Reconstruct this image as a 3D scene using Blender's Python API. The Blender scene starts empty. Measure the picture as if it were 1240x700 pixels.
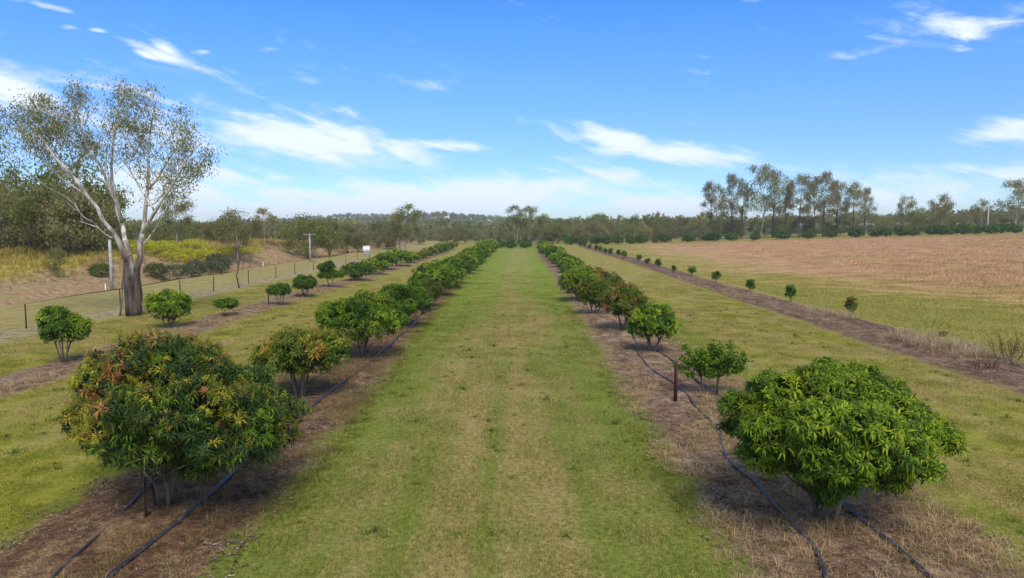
import bpy, math, random
import numpy as np
from mathutils import Vector, Matrix, Euler
S = bpy.context.scene
C = S.collection
R = math.radians
# ------------------------------------------------------------------ camera
CAMZ = 5.0
cam = bpy.data.cameras.new('camera'); cam.lens = 24.0; cam.sensor_width = 36; cam.clip_start = .1; cam.clip_end = 12000
co = bpy.data.objects.new('camera', cam); C.objects.link(co)
co.location = (0, 0, CAMZ); co.rotation_euler = (R(90 - 5.25), 0, R(.62)); S.camera = co
# ------------------------------------------------------------------ light
SUN_EL, SUN_AZ = 50.0, 166.0          # azimuth clockwise from +Y
sd = Vector((math.sin(R(SUN_AZ)) * math.cos(R(SUN_EL)), math.cos(R(SUN_AZ)) * math.cos(R(SUN_EL)), math.sin(R(SUN_EL))))
sl = bpy.data.lights.new('sun', 'SUN'); sl.energy = 2.3; sl.angle = R(30); sl.color = (1, .93, .80)
so = bpy.data.objects.new('sun', sl); C.objects.link(so); so.rotation_euler = sd.to_track_quat('Z', 'Y').to_euler()
S.view_settings.view_transform = 'Standard'; S.view_settings.look = 'None'
S.view_settings.exposure = .82; S.view_settings.gamma = 1
S.cycles.max_bounces = 5; S.cycles.transparent_max_bounces = 6; S.cycles.volume_bounces = 0
S.cycles.diffuse_bounces = 3; S.cycles.glossy_bounces = 2


class N:
    """tiny node-expression helper"""
    def __init__(s, tree): s.t = tree; s.n = tree.nodes; s.l = tree.links
    def new(s, ty, **k):
        x = s.n.new(ty)
        for a, b in k.items(): setattr(x, a, b)
        return x
    def put(s, sock, v):
        if isinstance(v, bpy.types.NodeSocket): s.l.new(v, sock)
        elif v is not None: sock.default_value = v
    def m(s, op, a, b=None, c=None, clamp=False):
        x = s.new('ShaderNodeMath', operation=op, use_clamp=clamp)
        for i, v in enumerate((a, b, c)): s.put(x.inputs[i], v) if v is not None else None
        return x.outputs[0]
    def add(s, *a):
        r = a[0]
        for b in a[1:]: r = s.m('ADD', r, b)
        return r
    def mul(s, a, b): return s.m('MULTIPLY', a, b)
    def sub(s, a, b): return s.m('SUBTRACT', a, b)
    def gauss(s, x, c, w):                   # exp(-((x-c)/w)^2)
        q = s.m('DIVIDE', s.sub(x, c), w)
        return s.m('EXPONENT', s.mul(s.mul(q, q), -1.0))
    def ss(s, x, a, b, lo=0., hi=1.):
        r = s.new('ShaderNodeMapRange', interpolation_type='SMOOTHSTEP')
        for i, v in enumerate((x, a, b, lo, hi)): s.put(r.inputs[i], v)
        return r.outputs[0]
    def mix(s, f, a, b, mode='MIX'):
        x = s.new('ShaderNodeMix', data_type='RGBA', blend_type=mode)
        s.put(x.inputs[0], f); s.put(x.inputs[6], a if not isinstance(a, tuple) else (*a, 1)[:4]); s.put(x.inputs[7], b if not isinstance(b, tuple) else (*b, 1)[:4])
        return x.outputs[2]
    def vec(s, x, y, z=0.):
        v = s.new('ShaderNodeCombineXYZ')
        for i, a in enumerate((x, y, z)): s.put(v.inputs[i], a)
        return v.outputs[0]
    def noise(s, v, scale, detail=3., rough=.55, dist=0., lac=2.):
        x = s.new('ShaderNodeTexNoise'); s.put(x.inputs['Vector'], v)
        x.inputs['Scale'].default_value = scale; x.inputs['Detail'].default_value = detail
        x.inputs['Roughness'].default_value = rough; x.inputs['Distortion'].default_value = dist
        return x.outputs[0]
    def sep(s, v):
        x = s.new('ShaderNodeSeparateXYZ'); s.put(x.inputs[0], v); return x.outputs
    def vscale(s, v, sc):
        x = s.new('ShaderNodeVectorMath', operation='MULTIPLY'); s.put(x.inputs[0], v); x.inputs[1].default_value = sc; return x.outputs[0]


# ------------------------------------------------------------------ sky: Nishita + wispy cloud
W = bpy.data.worlds.new("World"); S.world = W; W.use_nodes = True
W.node_tree.nodes.clear(); n = N(W.node_tree)
sky = n.new('ShaderNodeTexSky', sky_type='NISHITA', sun_disc=False)
sky.sun_elevation = R(SUN_EL); sky.sun_rotation = R(SUN_AZ)
sky.altitude = 200; sky.air_density = 1.0; sky.dust_density = .0; sky.ozone_density = 2.2
hs = n.new('ShaderNodeHueSaturation'); n.put(hs.inputs['Color'], sky.outputs[0])
hs.inputs['Saturation'].default_value = 1.42; hs.inputs['Hue'].default_value = .515; hs.inputs['Value'].default_value = 1.28
tc = n.new('ShaderNodeTexCoord').outputs['Generated']
X, Y, Z = n.sep(tc)
az = n.m('ARCTAN2', X, Y); el = n.m('ARCSINE', Z)
def pa(px, py):
    a = math.atan((px - 629) / 827); return a, math.atan((274 - py) / 827 * math.cos(a))
# shared wisp noise, stretched along a slightly tilted direction
w1 = n.noise(n.vec(n.add(az, n.mul(el, .9)), n.mul(n.add(el, n.mul(az, .22)), 4.2), .0), 7.0, 8., .62, .9)
w2 = n.noise(n.vec(n.mul(az, 1.0), n.mul(el, 2.4), 4.), 22.0, 6., .6, .5)
wv = n.add(n.mul(w1, .72), n.mul(w2, .28))
mask = None
for (px, py, rx, ry, slope, amp) in [
        (395, 172, 98, 20, .13, 1.3), (330, 160, 62, 12, .10, .9), (515, 176, 75, 7, .05, .95), (348, 146, 30, 5, .1, .8),
        (740, 172, 70, 11, .24, 1.1), (810, 188, 85, 12, .12, 1.15), (690, 158, 55, 5, .22, .7),
        (500, 248, 200, 22, -.08, 1.6), (450, 268, 190, 14, .0, 1.2), (640, 232, 110, 12, -.15, 1.2), (370, 236, 70, 8, .05, 1.2), (342, 216, 22, 5, .1, .9),
        (800, 252, 110, 14, .02, 1.15), (900, 262, 110, 12, .0, .9), (1130, 43, 56, 15, .05, .80), (1050, 66, 52, 7, -.15, .55), (1180, 36, 44, 9, -.2, .50),
        (10, 110, 52, 17, .1, 1.2), (198, 69, 34, 6, .3, .85), (210, 66, 14, 5, .3, .9), (185, 70, 12, 4, .3, .9), (256, 68, 9, 3, 0, .8), (330, 66, 12, 3, 0, .7),
        (95, 40, 10, 3, 0, .8), (75, 16, 22, 3, .1, .7), (130, 43, 10, 2.5, 0, .7), (25, 5, 18, 3, 0, .7),
        (1220, 160, 60, 13, -.1, .95), (1130, 235, 170, 26, -.1, .7), (215, 232, 90, 30, 0, 1.1), (150, 150, 130, 45, 0, .55), (470, 95, 90, 8, .15, .35), (650, 98, 40, 5, .1, .35)]:
    ca, ce = pa(px, py)
    u = n.m('DIVIDE', n.sub(az, ca), rx * 1.15 / 827.)
    v = n.m('DIVIDE', n.sub(n.add(el, n.mul(n.sub(az, ca), slope)), ce), ry * 1.2 / 827.)
    d = n.m('EXPONENT', n.mul(n.add(n.mul(u, u), n.mul(v, v)), -1.0))
    d = n.mul(d, amp)
    mask = d if mask is None else n.m('MAXIMUM', mask, d)
# the rest of the sky carries the same thin wisps, away from the view
away = n.ss(n.m('ABSOLUTE', az), .72, 1.1)
hi = n.ss(el, .36, .6)
mask = n.m('MAXIMUM', mask, n.mul(n.m('MAXIMUM', away, hi), .55))
low = n.mul(n.ss(el, .09, .0), .12)
mask = n.m('MAXIMUM', mask, low)
cl = n.ss(n.add(mask, n.mul(n.sub(wv, .5), 3.3)), .22, 1.12)
cl = n.mul(cl, .93)
ccol = n.mix(n.ss(el, .02, .3), (5.9, 6.5, 7.3), (6.8, 7.2, 7.8))
skyb = n.mix(n.ss(el, .30, .02), hs.outputs[0], n.mix(1., hs.outputs[0], (.40, .53, .80), 'MULTIPLY'))
skyc = n.mix(cl, skyb, ccol)
bg = n.new('ShaderNodeBackground'); n.put(bg.inputs[0], skyc); bg.inputs[1].default_value = .090
ou = n.new('ShaderNodeOutputWorld'); n.l.new(bg.outputs[0], ou.inputs[0])

# ------------------------------------------------------------------ helpers
CR = co.rotation_euler.to_matrix()
def ray(px, py): return CR @ Vector((px - 620, -(py - 350), -827))
def sst(a, b, x):
    t = np.clip((np.asarray(x, float) - a) / (b - a), 0, 1); return t * t * (3 - 2 * t)
def terrain(x, y):
    x = np.asarray(x, float); y = np.asarray(y, float)
    z = .0275 * np.clip(x - 17, 0, 230) * sst(25, 185, y)
    bank = (.75 + 1.25 * sst(55, 82, y) - .9 * sst(105, 150, y)) * sst(-35.5, -43, x)
    drain = -.45 * np.exp(-((x + 34.3) / 1.3) ** 2)
    z = z + (bank + drain) * sst(400, 200, y)
    hill = 14 * np.exp(-(((x + 110) / 110) ** 2 + ((y - 900) / 130) ** 2)) + 23 * np.exp(-(((x + 330) / 200) ** 2 + ((y - 1450) / 160) ** 2))
    hill = hill + 9 * np.exp(-(((x + 20) / 200) ** 2 + ((y - 1100) / 150) ** 2))
    z = z + hill + .05 * np.sin(x * .31 + y * .13) * np.sin(y * .21 - x * .1) * sst(4, 20, np.abs(x))
    return z
def tz(x, y): return float(terrain(x, y))
def atY(px, Y):
    d = ray(px, 274); x = d.x / d.y * Y; return x
def ground_at(px, py):
    d = ray(px, py); t = (0 - CAMZ) / d.z; return d.x * t, d.y * t

def tag(o, label=None, cat=None, group=None, kind=None):
    if label: o['label'] = label
    if cat: o['category'] = cat
    if group: o['group'] = group
    if kind: o['kind'] = kind
    return o
def mesh(name, V, F, mat=None, col=None, smooth=False):
    """F: (n,3) or (n,4) int array, or list of such"""
    V = np.asarray(V, np.float32)
    Fs = [np.asarray(f, np.int32) for f in (F if isinstance(F, list) else [F]) if len(f)]
    me = bpy.data.meshes.new(name)
    me.vertices.add(len(V)); me.vertices.foreach_set('co', V.ravel())
    nl = sum(f.size for f in Fs); npoly = sum(len(f) for f in Fs)
    me.loops.add(nl); me.polygons.add(npoly)
    me.loops.foreach_set('vertex_index', np.concatenate([f.ravel() for f in Fs]))
    tot = np.concatenate([np.full(len(f), f.shape[1], np.int32) for f in Fs])
    st = np.concatenate([[0], np.cumsum(tot)[:-1]]).astype(np.int32)
    me.polygons.foreach_set('loop_start', st); me.polygons.foreach_set('loop_total', tot)
    if smooth: me.polygons.foreach_set('use_smooth', np.ones(npoly, bool))
    if col is not None:
        a = me.color_attributes.new('Col', 'FLOAT_COLOR', 'POINT')
        cc = np.ones((len(V), 4), np.float32); cc[:, :3] = col; a.data.foreach_set('color', cc.ravel())
    me.update(calc_edges=True); me.validate()
    if mat: me.materials.append(mat)
    return me
def obj(name, me, parent=None, loc=(0, 0, 0), rz=0., scale=None):
    o = bpy.data.objects.new(name, me); C.objects.link(o); o.location = loc; o.rotation_euler = (0, 0, rz)
    if scale is not None: o.scale = scale if hasattr(scale, '__len__') else (scale,) * 3
    if parent: o.parent = parent
    return o
def empty(name, loc=(0, 0, 0), rz=0.):
    return obj(name, None, None, loc, rz)
def clone(root):
    r = root.copy(); C.objects.link(r)
    for ch in root.children:
        c = ch.copy(); C.objects.link(c); c.parent = r
        for g in ch.children:
            d = g.copy(); C.objects.link(d); d.parent = c
    return r
def frame(d):
    d = d / (np.linalg.norm(d) + 1e-9); a = np.array([0, 0, 1.]) if abs(d[2]) < .9 else np.array([1., 0, 0])
    u = np.cross(a, d); u /= np.linalg.norm(u); return u, np.cross(d, u)
def tube(P, rad, k=7, cap=True):
    """one swept tube -> V,F(quads + cap tris)"""
    P = np.asarray(P, float); n_ = len(P); rad = np.broadcast_to(rad, n_)
    V = []; ang = np.arange(k) * 2 * np.pi / k
    u = None
    for i in range(n_):
        d = P[min(i + 1, n_ - 1)] - P[max(i - 1, 0)]; d = d / (np.linalg.norm(d) + 1e-9)
        if u is None: u, _ = frame(d)
        u = u - d * (u @ d); u /= np.linalg.norm(u) + 1e-9; v = np.cross(d, u)
        V.append(P[i] + rad[i] * (np.cos(ang)[:, None] * u + np.sin(ang)[:, None] * v))
    V = np.concatenate(V); F = []
    for i in range(n_ - 1):
        for j in range(k):
            a = i * k + j; b = i * k + (j + 1) % k; F.append((a, b, b + k, a + k))
    T = []
    if cap:
        V = np.vstack([V, P[0], P[-1]]); c0 = len(V) - 2
        for j in range(k):
            T.append((c0, (j + 1) % k, j)); T.append((c0 + 1, (n_ - 1) * k + j, (n_ - 1) * k + (j + 1) % k))
    return V, np.array(F), (np.array(T) if T else np.zeros((0, 3), int))
class MB:
    def __init__(s): s.V = []; s.Q = []; s.T = []; s.c = []; s.n = 0
    def add(s, V, Q=None, T=None, col=(1, 1, 1)):
        V = np.asarray(V, float); s.V.append(V)
        if Q is not None and len(Q): s.Q.append(np.asarray(Q) + s.n)
        if T is not None and len(T): s.T.append(np.asarray(T) + s.n)
        s.c.append(np.broadcast_to(np.asarray(col, float), (len(V), 3))); s.n += len(V)
    def tube(s, P, r, k=7, col=(1, 1, 1)):
        V, Q, T = tube(P, r, k); s.add(V, Q, T, col)
    def box(s, x0, x1, y0, y1, z0, z1, col=(1, 1, 1)):
        V = [(x, y, z) for z in (z0, z1) for y in (y0, y1) for x in (x0, x1)]
        s.add(V, [(0, 2, 3, 1), (4, 5, 7, 6), (0, 1, 5, 4), (2, 6, 7, 3), (0, 4, 6, 2), (1, 3, 7, 5)], None, col)
    def me(s, name, mat, smooth=False):
        F = []
        if s.Q: F.append(np.concatenate(s.Q))
        if s.T: F.append(np.concatenate(s.T))
        return mesh(name, np.concatenate(s.V), F, mat, np.concatenate(s.c), smooth)

# ------------------------------------------------------------------ materials
def newmat(name):
    m_ = bpy.data.materials.new(name); m_.use_nodes = True; m_.node_tree.nodes.clear(); n_ = N(m_.node_tree)
    o = n_.new('ShaderNodeOutputMaterial'); return m_, n_, o
def principled(n_, o, col, rough=.9, spec=.2, bump=None, bstr=.3, bdist=.02, metal=0.):
    p = n_.new('ShaderNodeBsdfPrincipled'); n_.put(p.inputs['Base Color'], col if not isinstance(col, tuple) else (*col, 1)[:4])
    n_.put(p.inputs['Roughness'], rough); p.inputs['Specular IOR Level'].default_value = spec; p.inputs['Metallic'].default_value = metal
    if bump is not None:
        b = n_.new('ShaderNodeBump'); b.inputs['Strength'].default_value = bstr; b.inputs['Distance'].default_value = bdist
        n_.l.new(bump, b.inputs['Height']); n_.l.new(b.outputs[0], p.inputs['Normal'])
    if o is not None: n_.l.new(p.outputs[0], o.inputs[0])
    return p
def leaf_mat(name, trans=.36, rough=.55, spec=.16, var=.35):
    m_, n_, o = newmat(name)
    a = n_.new('ShaderNodeAttribute', attribute_name='Col').outputs['Color']
    pos = n_.new('ShaderNodeNewGeometry').outputs['Position']
    nz = n_.noise(pos, 1.6, 3.); oi = n_.new('ShaderNodeObjectInfo').outputs['Random']
    f = n_.add(n_.mul(n_.ss(nz, .3, .7), var), n_.mul(oi, .22), 1. - var / 2 - .11)
    col = n_.mix(1., a, n_.vec(f, f, f), 'MULTIPLY')
    p = principled(n_, None, col, rough, spec)
    t = n_.new('ShaderNodeBsdfTranslucent'); n_.put(t.inputs[0], n_.mix(1., col, (1.25, 1.3, .5), 'MULTIPLY'))
    mx = n_.new('ShaderNodeMixShader'); mx.inputs[0].default_value = trans
    n_.l.new(p.outputs[0], mx.inputs[1]); n_.l.new(t.outputs[0], mx.inputs[2]); n_.l.new(mx.outputs[0], o.inputs[0]); return m_
M_leaf = leaf_mat('orchard_leaf'); M_gum = leaf_mat('gum_leaf', .46, .6, .15, .4); M_dry = leaf_mat('dry_grass', .3, .85, .1, .4)
def bark(name, c1, c2, sc=6., stretch=(1, 1, .25), bs=.5, bd=.03):
    m_, n_, o = newmat(name); tc_ = n_.new('ShaderNodeTexCoord').outputs['Object']
    v = n_.vscale(tc_, stretch); z = n_.noise(v, sc, 6., .65)
    f = n_.ss(z, .36, .64); a = n_.new('ShaderNodeAttribute', attribute_name='Col').outputs['Color']
    col = n_.mix(1., n_.mix(f, c1, c2), a, 'MULTIPLY')
    principled(n_, o, col, .85, .2, z, bs, bd); return m_
M_bark = bark('orchard_bark', (.075, .052, .038), (.20, .155, .115))
M_gumbark = bark('gum_bark', (.22, .19, .165), (.70, .65, .59), 4.2, (1, 1, .22), .8, .05)
M_darkbark = bark('dark_bark', (.035, .026, .02), (.12, .09, .07), 7.)
M_greybark = bark('grey_bark', (.14, .12, .10), (.40, .36, .32), 2.)
def plain(name, c, rough=.6, spec=.3, var=.3, sc=8., metal=0.):
    m_, n_, o = newmat(name); tc_ = n_.new('ShaderNodeTexCoord').outputs['Object']; z = n_.noise(tc_, sc, 5., .6)
    f = n_.ss(z, .3, .7, 1 - var, 1 + var * .4); principled(n_, o, n_.mix(1., c, n_.vec(f, f, f), 'MULTIPLY'), rough, spec, z, .15, .01, metal); return m_
m_, n_, o_ = newmat('black_poly_pipe'); z_ = n_.noise(n_.new('ShaderNodeTexCoord').outputs['Object'], 5., 6., .7); d_ = n_.ss(z_, .48, .66)
principled(n_, o_, n_.mix(n_.mul(d_, .7), (.028, .028, .030), (.17, .12, .085)), n_.add(.42, n_.mul(d_, .4)), .4, z_, .2, .01); M_pipe = m_
M_pipegrey = plain('dusty_pipe', (.20, .20, .20), .5, .4, .5, 3.)
M_steel = plain('rusty_steel', (.075, .04, .028), .8, .2, .5, 12.)
M_pole = plain('weathered_pole', (.40, .385, .35), .8, .2, .35, 4.)
M_white = plain('white_painted', (.72, .73, .75), .6, .3, .15, 4.)
M_wire = plain('fence_wire', (.22, .20, .18), .5, .4, .2, 4., .6)
M_darkmetal = plain('dark_fitting', (.06, .06, .065), .5, .4, .2, 4.)

# lawn colour as a function of the place, shared by the sheet and the blades growing on it
def lawn_group():
    g = bpy.data.node_groups.new('lawn_colour', 'ShaderNodeTree'); g.interface.new_socket('Color', in_out='OUTPUT', socket_type='NodeSocketColor')
    g.interface.new_socket('Height', in_out='OUTPUT', socket_type='NodeSocketFloat')
    q = N(g); out = q.new('NodeGroupOutput'); P = q.new('ShaderNodeNewGeometry').outputs['Position']; x, y, z = q.sep(P)
    P2 = q.vec(x, y, 0.)
    big = q.noise(P2, .22, 4., .6, .6); mid = q.noise(P2, 1.1, 5., .62, .4); fin = q.noise(P2, 9., 5., .7)
    grit = q.noise(P2, 38., 3., .7)
    streak = q.noise(q.vec(q.mul(x, 1.3), q.mul(y, .07), 3.), 1.0, 4., .6)
    lane = q.mul(q.ss(q.m('ABSOLUTE', q.add(x, .9)), 4.9, 4.3), 1.)
    # worn tan middle of the mown lane, greener edges, wheel tracks
    centre = q.mul(q.mul(lane, q.gauss(x, -.5, 1.7)), .24)
    rear = q.mul(q.mul(lane, q.add(q.gauss(x, -1.1, .45), q.gauss(x, .9, .45))), q.ss(y, 25., 60., 0., .16))
    farg = q.mul(lane, q.ss(y, 30., 60., 0., -.20))
    track = q.mul(q.mul(lane, q.gauss(x, -.55, .26)), q.ss(y, 32., 14., 0., -.26))
    side = q.mul(q.ss(q.m('ABSOLUTE', x), 7.5, 9.), .13)
    edge = q.mul(q.mul(lane, q.add(q.gauss(x, -4.5, 1.2), q.gauss(x, 2.9, .9))), -.10)
    lnear = q.mul(q.mul(q.ss(x, -7., -8.), q.ss(y, 17., 13.)), -.22)
    t = q.add(q.mul(big, .75), q.mul(mid, .42), q.mul(streak, .85), q.mul(q.sub(fin, .5), .5), -.60)
    t = q.add(t, centre, rear, farg, track, side, edge, lnear)
    f = q.ss(t, .24, .84)
    green = q.mix(q.ss(fin, .2, .8), (.104, .132, .018), (.205, .228, .036))
    lime = q.mix(q.ss(q.m('ABSOLUTE', x), 6.5, 9.5), green, q.mix(q.ss(mid, .35, .65), (.150, .162, .014), (.270, .255, .030)))
    bright = q.mul(q.mul(lane, q.ss(y, 22., 60.)), .7)
    lime = q.mix(bright, lime, q.mix(q.ss(mid, .3, .7), (.160, .215, .020), (.225, .260, .040)))
    tan = q.mix(q.ss(fin, .3, .7), (.225, .170, .052), (.345, .262, .098))
    c = q.mix(f, lime, tan)
    # paler straw and yellow on the verge behind the fence
    c = q.mix(q.mul(q.ss(x, -21., -24.), .6), c, q.mix(q.ss(mid, .3, .7), (.25, .205, .065), (.36, .29, .125)))
    c = q.mix(q.ss(y, 222., 250.), c, (.095, .095, .035))
    k = q.ss(q.add(q.mul(grit, .7), q.mul(fin, .3)), .34, .66, .72, 1.22)
    c = q.mix(1., c, q.vec(k, k, k), 'MULTIPLY')
    g.links.new(c, out.inputs[0]); q.l.new(q.add(fin, q.mul(grit, .5)), out.inputs[1]); return g
LG = lawn_group()
def use_lawn(n_):
    x = n_.new('ShaderNodeGroup'); x.node_tree = LG; return x.outputs
def mat_ground():
    m_, n_, o = newmat('mown_grass'); g = use_lawn(n_); principled(n_, o, g[0], .95, .08, g[1], .8, .05); return m_
M_ground = mat_ground()
def mat_blade():
    m_, n_, o = newmat('lawn_blade'); g = use_lawn(n_); a = n_.new('ShaderNodeAttribute', attribute_name='Col').outputs['Color']
    c = n_.mix(1., g[0], a, 'MULTIPLY'); p = principled(n_, None, c, .8, .15)
    t = n_.new('ShaderNodeBsdfTranslucent'); n_.put(t.inputs[0], c); mx = n_.new('ShaderNodeMixShader'); mx.inputs[0].default_value = .25
    n_.l.new(p.outputs[0], mx.inputs[1]); n_.l.new(t.outputs[0], mx.inputs[2]); n_.l.new(mx.outputs[0], o.inputs[0]); return m_
M_blade = mat_blade()
def mat_soil(name, dark, mid_, straw, sbias=0., ragged=.55):
    m_, n_, o = newmat(name); P = n_.new('ShaderNodeNewGeometry').outputs['Position']; x, y, z = n_.sep(P); P2 = n_.vec(x, y, 0.)
    g = use_lawn(n_); e = n_.new('ShaderNodeAttribute', attribute_name='Col').outputs['Color']; e = n_.sep(e)[0]
    a = n_.noise(P2, .9, 5., .65, .5); b = n_.noise(P2, 5.5, 6., .72, .6); c = n_.noise(P2, 30., 4., .75)
    st = n_.noise(n_.vec(n_.mul(x, 2.2), n_.mul(y, .25), 7.), 1., 4., .6)
    col = n_.mix(n_.ss(b, .33, .66), dark, mid_)
    f = n_.ss(n_.add(n_.mul(a, .75), n_.mul(b, .45), n_.mul(st, .35), n_.mul(c, .25), sbias), .80, 1.12)
    col = n_.mix(f, col, n_.mix(n_.ss(c, .35, .65), tuple(v * .62 for v in straw), straw))
    k = n_.mul(n_.ss(c, .32, .68, .55, 1.4), n_.ss(n_.noise(P2, 2.4, 4., .7, .8), .34, .60, .62, 1.18)); col = n_.mix(1., col, n_.vec(k, k, k), 'MULTIPLY')
    ge = n_.ss(n_.add(e, n_.mul(n_.sub(a, .5), ragged), n_.mul(n_.sub(b, .5), ragged * .8)), .30, .10)
    col = n_.mix(ge, col, g[0])
    principled(n_, o, col, .96, .06, n_.add(n_.mul(b, 1.0), n_.mul(c, .5)), .9, .07); return m_
M_bedL = mat_soil('left_bed_soil', (.085, .044, .024), (.190, .105, .058), (.36, .24, .11), -.02)
M_bedR = mat_soil('right_bed_soil', (.105, .056, .032), (.215, .130, .080), (.40, .29, .17), .02)
M_bedF = mat_soil('far_bed_soil', (.115, .062, .034), (.235, .148, .090), (.36, .26, .15), .02)
M_bedY = mat_soil('young_row_soil', (.085, .048, .030), (.180, .108, .070), (.32, .22, .13), -.02)
M_track = mat_soil('track_soil', (.24, .170, .095), (.34, .25, .145), (.36, .31, .14), .08, 1.1)
def mat_field():
    m_, n_, o = newmat('paddock_grass'); P = n_.new('ShaderNodeNewGeometry').outputs['Position']; x, y, z = n_.sep(P); P2 = n_.vec(x, y, 0.)
    wide = n_.noise(n_.vec(n_.mul(x, .022), n_.mul(y, .065), 1.), 1., 5., .62, .8); mid_ = n_.noise(n_.vec(n_.mul(x, .25), n_.mul(y, .6), 1.), 1., 5., .65, .4)
    fin = n_.noise(P2, 5., 5., .75); k = n_.ss(fin, .3, .7, .66, 1.25)
    # seed heads redden away from the mown edge
    w = n_.add(n_.mul(n_.ss(x, 17., 38.), .62), n_.mul(n_.sub(wide, .5), 1.7), n_.mul(n_.sub(mid_, .5), 1.1), n_.ss(y, 40., 95., -.10, .16))
    w = n_.add(w, n_.ss(y, 163., 186., 0., -.62))
    pink = n_.mix(n_.ss(mid_, .35, .65), (.35, .198, .100), (.47, .298, .168)); yel = n_.mix(n_.ss(mid_, .3, .7), (.215, .185, .040), (.38, .285, .085))
    gr = n_.mix(n_.ss(fin, .3, .7), (.155, .148, .024), (.265, .235, .050))
    c = n_.mix(n_.ss(w, -.08, .50), gr, yel); c = n_.mix(n_.ss(w, .16, .92), c, pink)
    c = n_.mix(1., c, n_.vec(k, k, k), 'MULTIPLY'); g = use_lawn(n_); e = n_.sep(n_.new('ShaderNodeAttribute', attribute_name='Col').outputs['Color'])[0]
    return m_, n_, o, c, g, e, fin
m_, n_, o_, c_, g_, e_, f_ = mat_field(); principled(n_, o_, n_.mix(n_.ss(e_, .35, .05), c_, g_[0]), .95, .05, f_, .6, .08); M_field = m_
m_, n_, o_, c_, g_, e_, f_ = mat_field(); m_.name = 'paddock_blade'; a_ = n_.new('ShaderNodeAttribute', attribute_name='Col').outputs['Color']
principled(n_, o_, n_.mix(1., c_, a_, 'MULTIPLY'), .9, .05); M_fieldblade = m_
def mat_bank():
    m_, n_, o = newmat('bank_grass'); P = n_.new('ShaderNodeNewGeometry').outputs['Position']; x, y, z = n_.sep(P); P2 = n_.vec(x, y, 0.)
    a = n_.noise(n_.vec(n_.mul(x, .5), n_.mul(y, .16), 0.), 1., 5., .65, .7); b = n_.noise(P2, 2.2, 6., .75, .4)
    t = n_.add(n_.ss(x, -36., -45., 0., .75), n_.mul(n_.sub(a, .5), 1.3), n_.mul(n_.sub(b, .5), .5))
    rust = n_.mix(n_.ss(b, .32, .68), (.19, .125, .060), (.40, .275, .145)); yel = n_.mix(n_.ss(b, .3, .7), (.26, .215, .035), (.42, .32, .075))
    c = n_.mix(n_.ss(t, .35, .7), rust, yel)
    c = n_.mix(n_.ss(x, -75., -90.), c, (.09, .085, .03))
    return m_, n_, o, c, b
m_, n_, o_, c_, b_ = mat_bank(); principled(n_, o_, c_, .95, .05, b_, .9, .15); M_bank = m_
m_, n_, o_, c_, b_ = mat_bank(); m_.name = 'bank_blade'; a_ = n_.new('ShaderNodeAttribute', attribute_name='Col').outputs['Color']
p_ = principled(n_, o_, n_.mix(1., c_, a_, 'MULTIPLY'), .9, .05); M_bankblade = m_

# ------------------------------------------------------------------ ground sheets
def grid_mesh(name, xs, ys, zf, mat, edge=None, warp=None):
    XX, YY = np.meshgrid(xs, ys); nx, ny = len(xs), len(ys)
    if warp: XX, YY = warp(XX, YY)
    ZZ = zf(XX, YY); V = np.stack([XX.ravel(), YY.ravel(), ZZ.ravel()], 1)
    i = np.arange(nx - 1)[None] + np.arange(ny - 1)[:, None] * nx
    F = np.stack([i, i + 1, i + 1 + nx, i + nx], -1).reshape(-1, 4)
    col = None
    if edge is not None: col = np.repeat(edge(XX, YY).ravel()[:, None], 3, 1)
    return mesh(name, V, F, mat, col, True)
def geo(a, b, n_, p=1.): return a + (b - a) * np.linspace(0, 1, n_) ** p
xs = np.concatenate([-geo(90, 1800, 40, 2.2)[::-1], np.arange(-89, 90, 1.0), geo(90, 1800, 40, 2.2)])
ys = np.concatenate([np.arange(-60, 200, 1.5), geo(200, 2000, 100, 1.6)])
tag(obj('ground', grid_mesh('ground', xs, ys, terrain, M_ground)), kind='structure')
rngs = np.random.default_rng(5)
def fnoise(t, seed, base=1.):
    r = np.random.default_rng(seed); s_ = np.zeros_like(t, float); a = 1.
    for o in range(6):
        s_ += a * np.sin(t * base * 2 ** o * (1 + .2 * r.random()) + r.random() * 6.28); a *= .62
    return s_ * .4
def bed(name, xc, hw, y0, y1, mat, seed, mound=.07, lift=.006, rag=.16):
    ys_ = np.concatenate([np.arange(y0, min(45, y1), .09), np.arange(min(45, y1), y1, .5)]); us = np.linspace(-1, 1, 33)
    UU, YY = np.meshgrid(us, ys_)
    le = xc(ys_) - hw(ys_) + rag * fnoise(ys_, seed, 1.1); re = xc(ys_) + hw(ys_) + rag * fnoise(ys_, seed + 1, 1.1)
    XX = le[:, None] + (re - le)[:, None] * (UU + 1) / 2
    rr = np.random.default_rng(seed + 2)
    rough = sum(.013 * np.sin(XX * k1 + YY * k2 + p) for k1, k2, p in rr.uniform([-9, -7, 0], [9, 7, 6.28], (9, 3)))
    ZZ = terrain(XX, YY) + lift + (1 - UU ** 2) * (mound + rough * .6 + .02)
    ZZ[:, 0] = terrain(XX[:, 0], YY[:, 0]) - .01; ZZ[:, -1] = terrain(XX[:, -1], YY[:, -1]) - .01
    nx, ny = 33, len(ys_); V = np.stack([XX.ravel(), YY.ravel(), ZZ.ravel()], 1)
    i = np.arange(nx - 1)[None] + np.arange(ny - 1)[:, None] * nx; F = np.stack([i, i + 1, i + 1 + nx, i + nx], -1).reshape(-1, 4)
    e = np.repeat((1 - np.abs(UU)).ravel()[:, None], 3, 1)
    o = obj(name, mesh(name, V, F, mat, e, True)); tag(o, kind='structure'); return o
K = lambda v: (lambda y: np.full_like(np.asarray(y, float), v))
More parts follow.
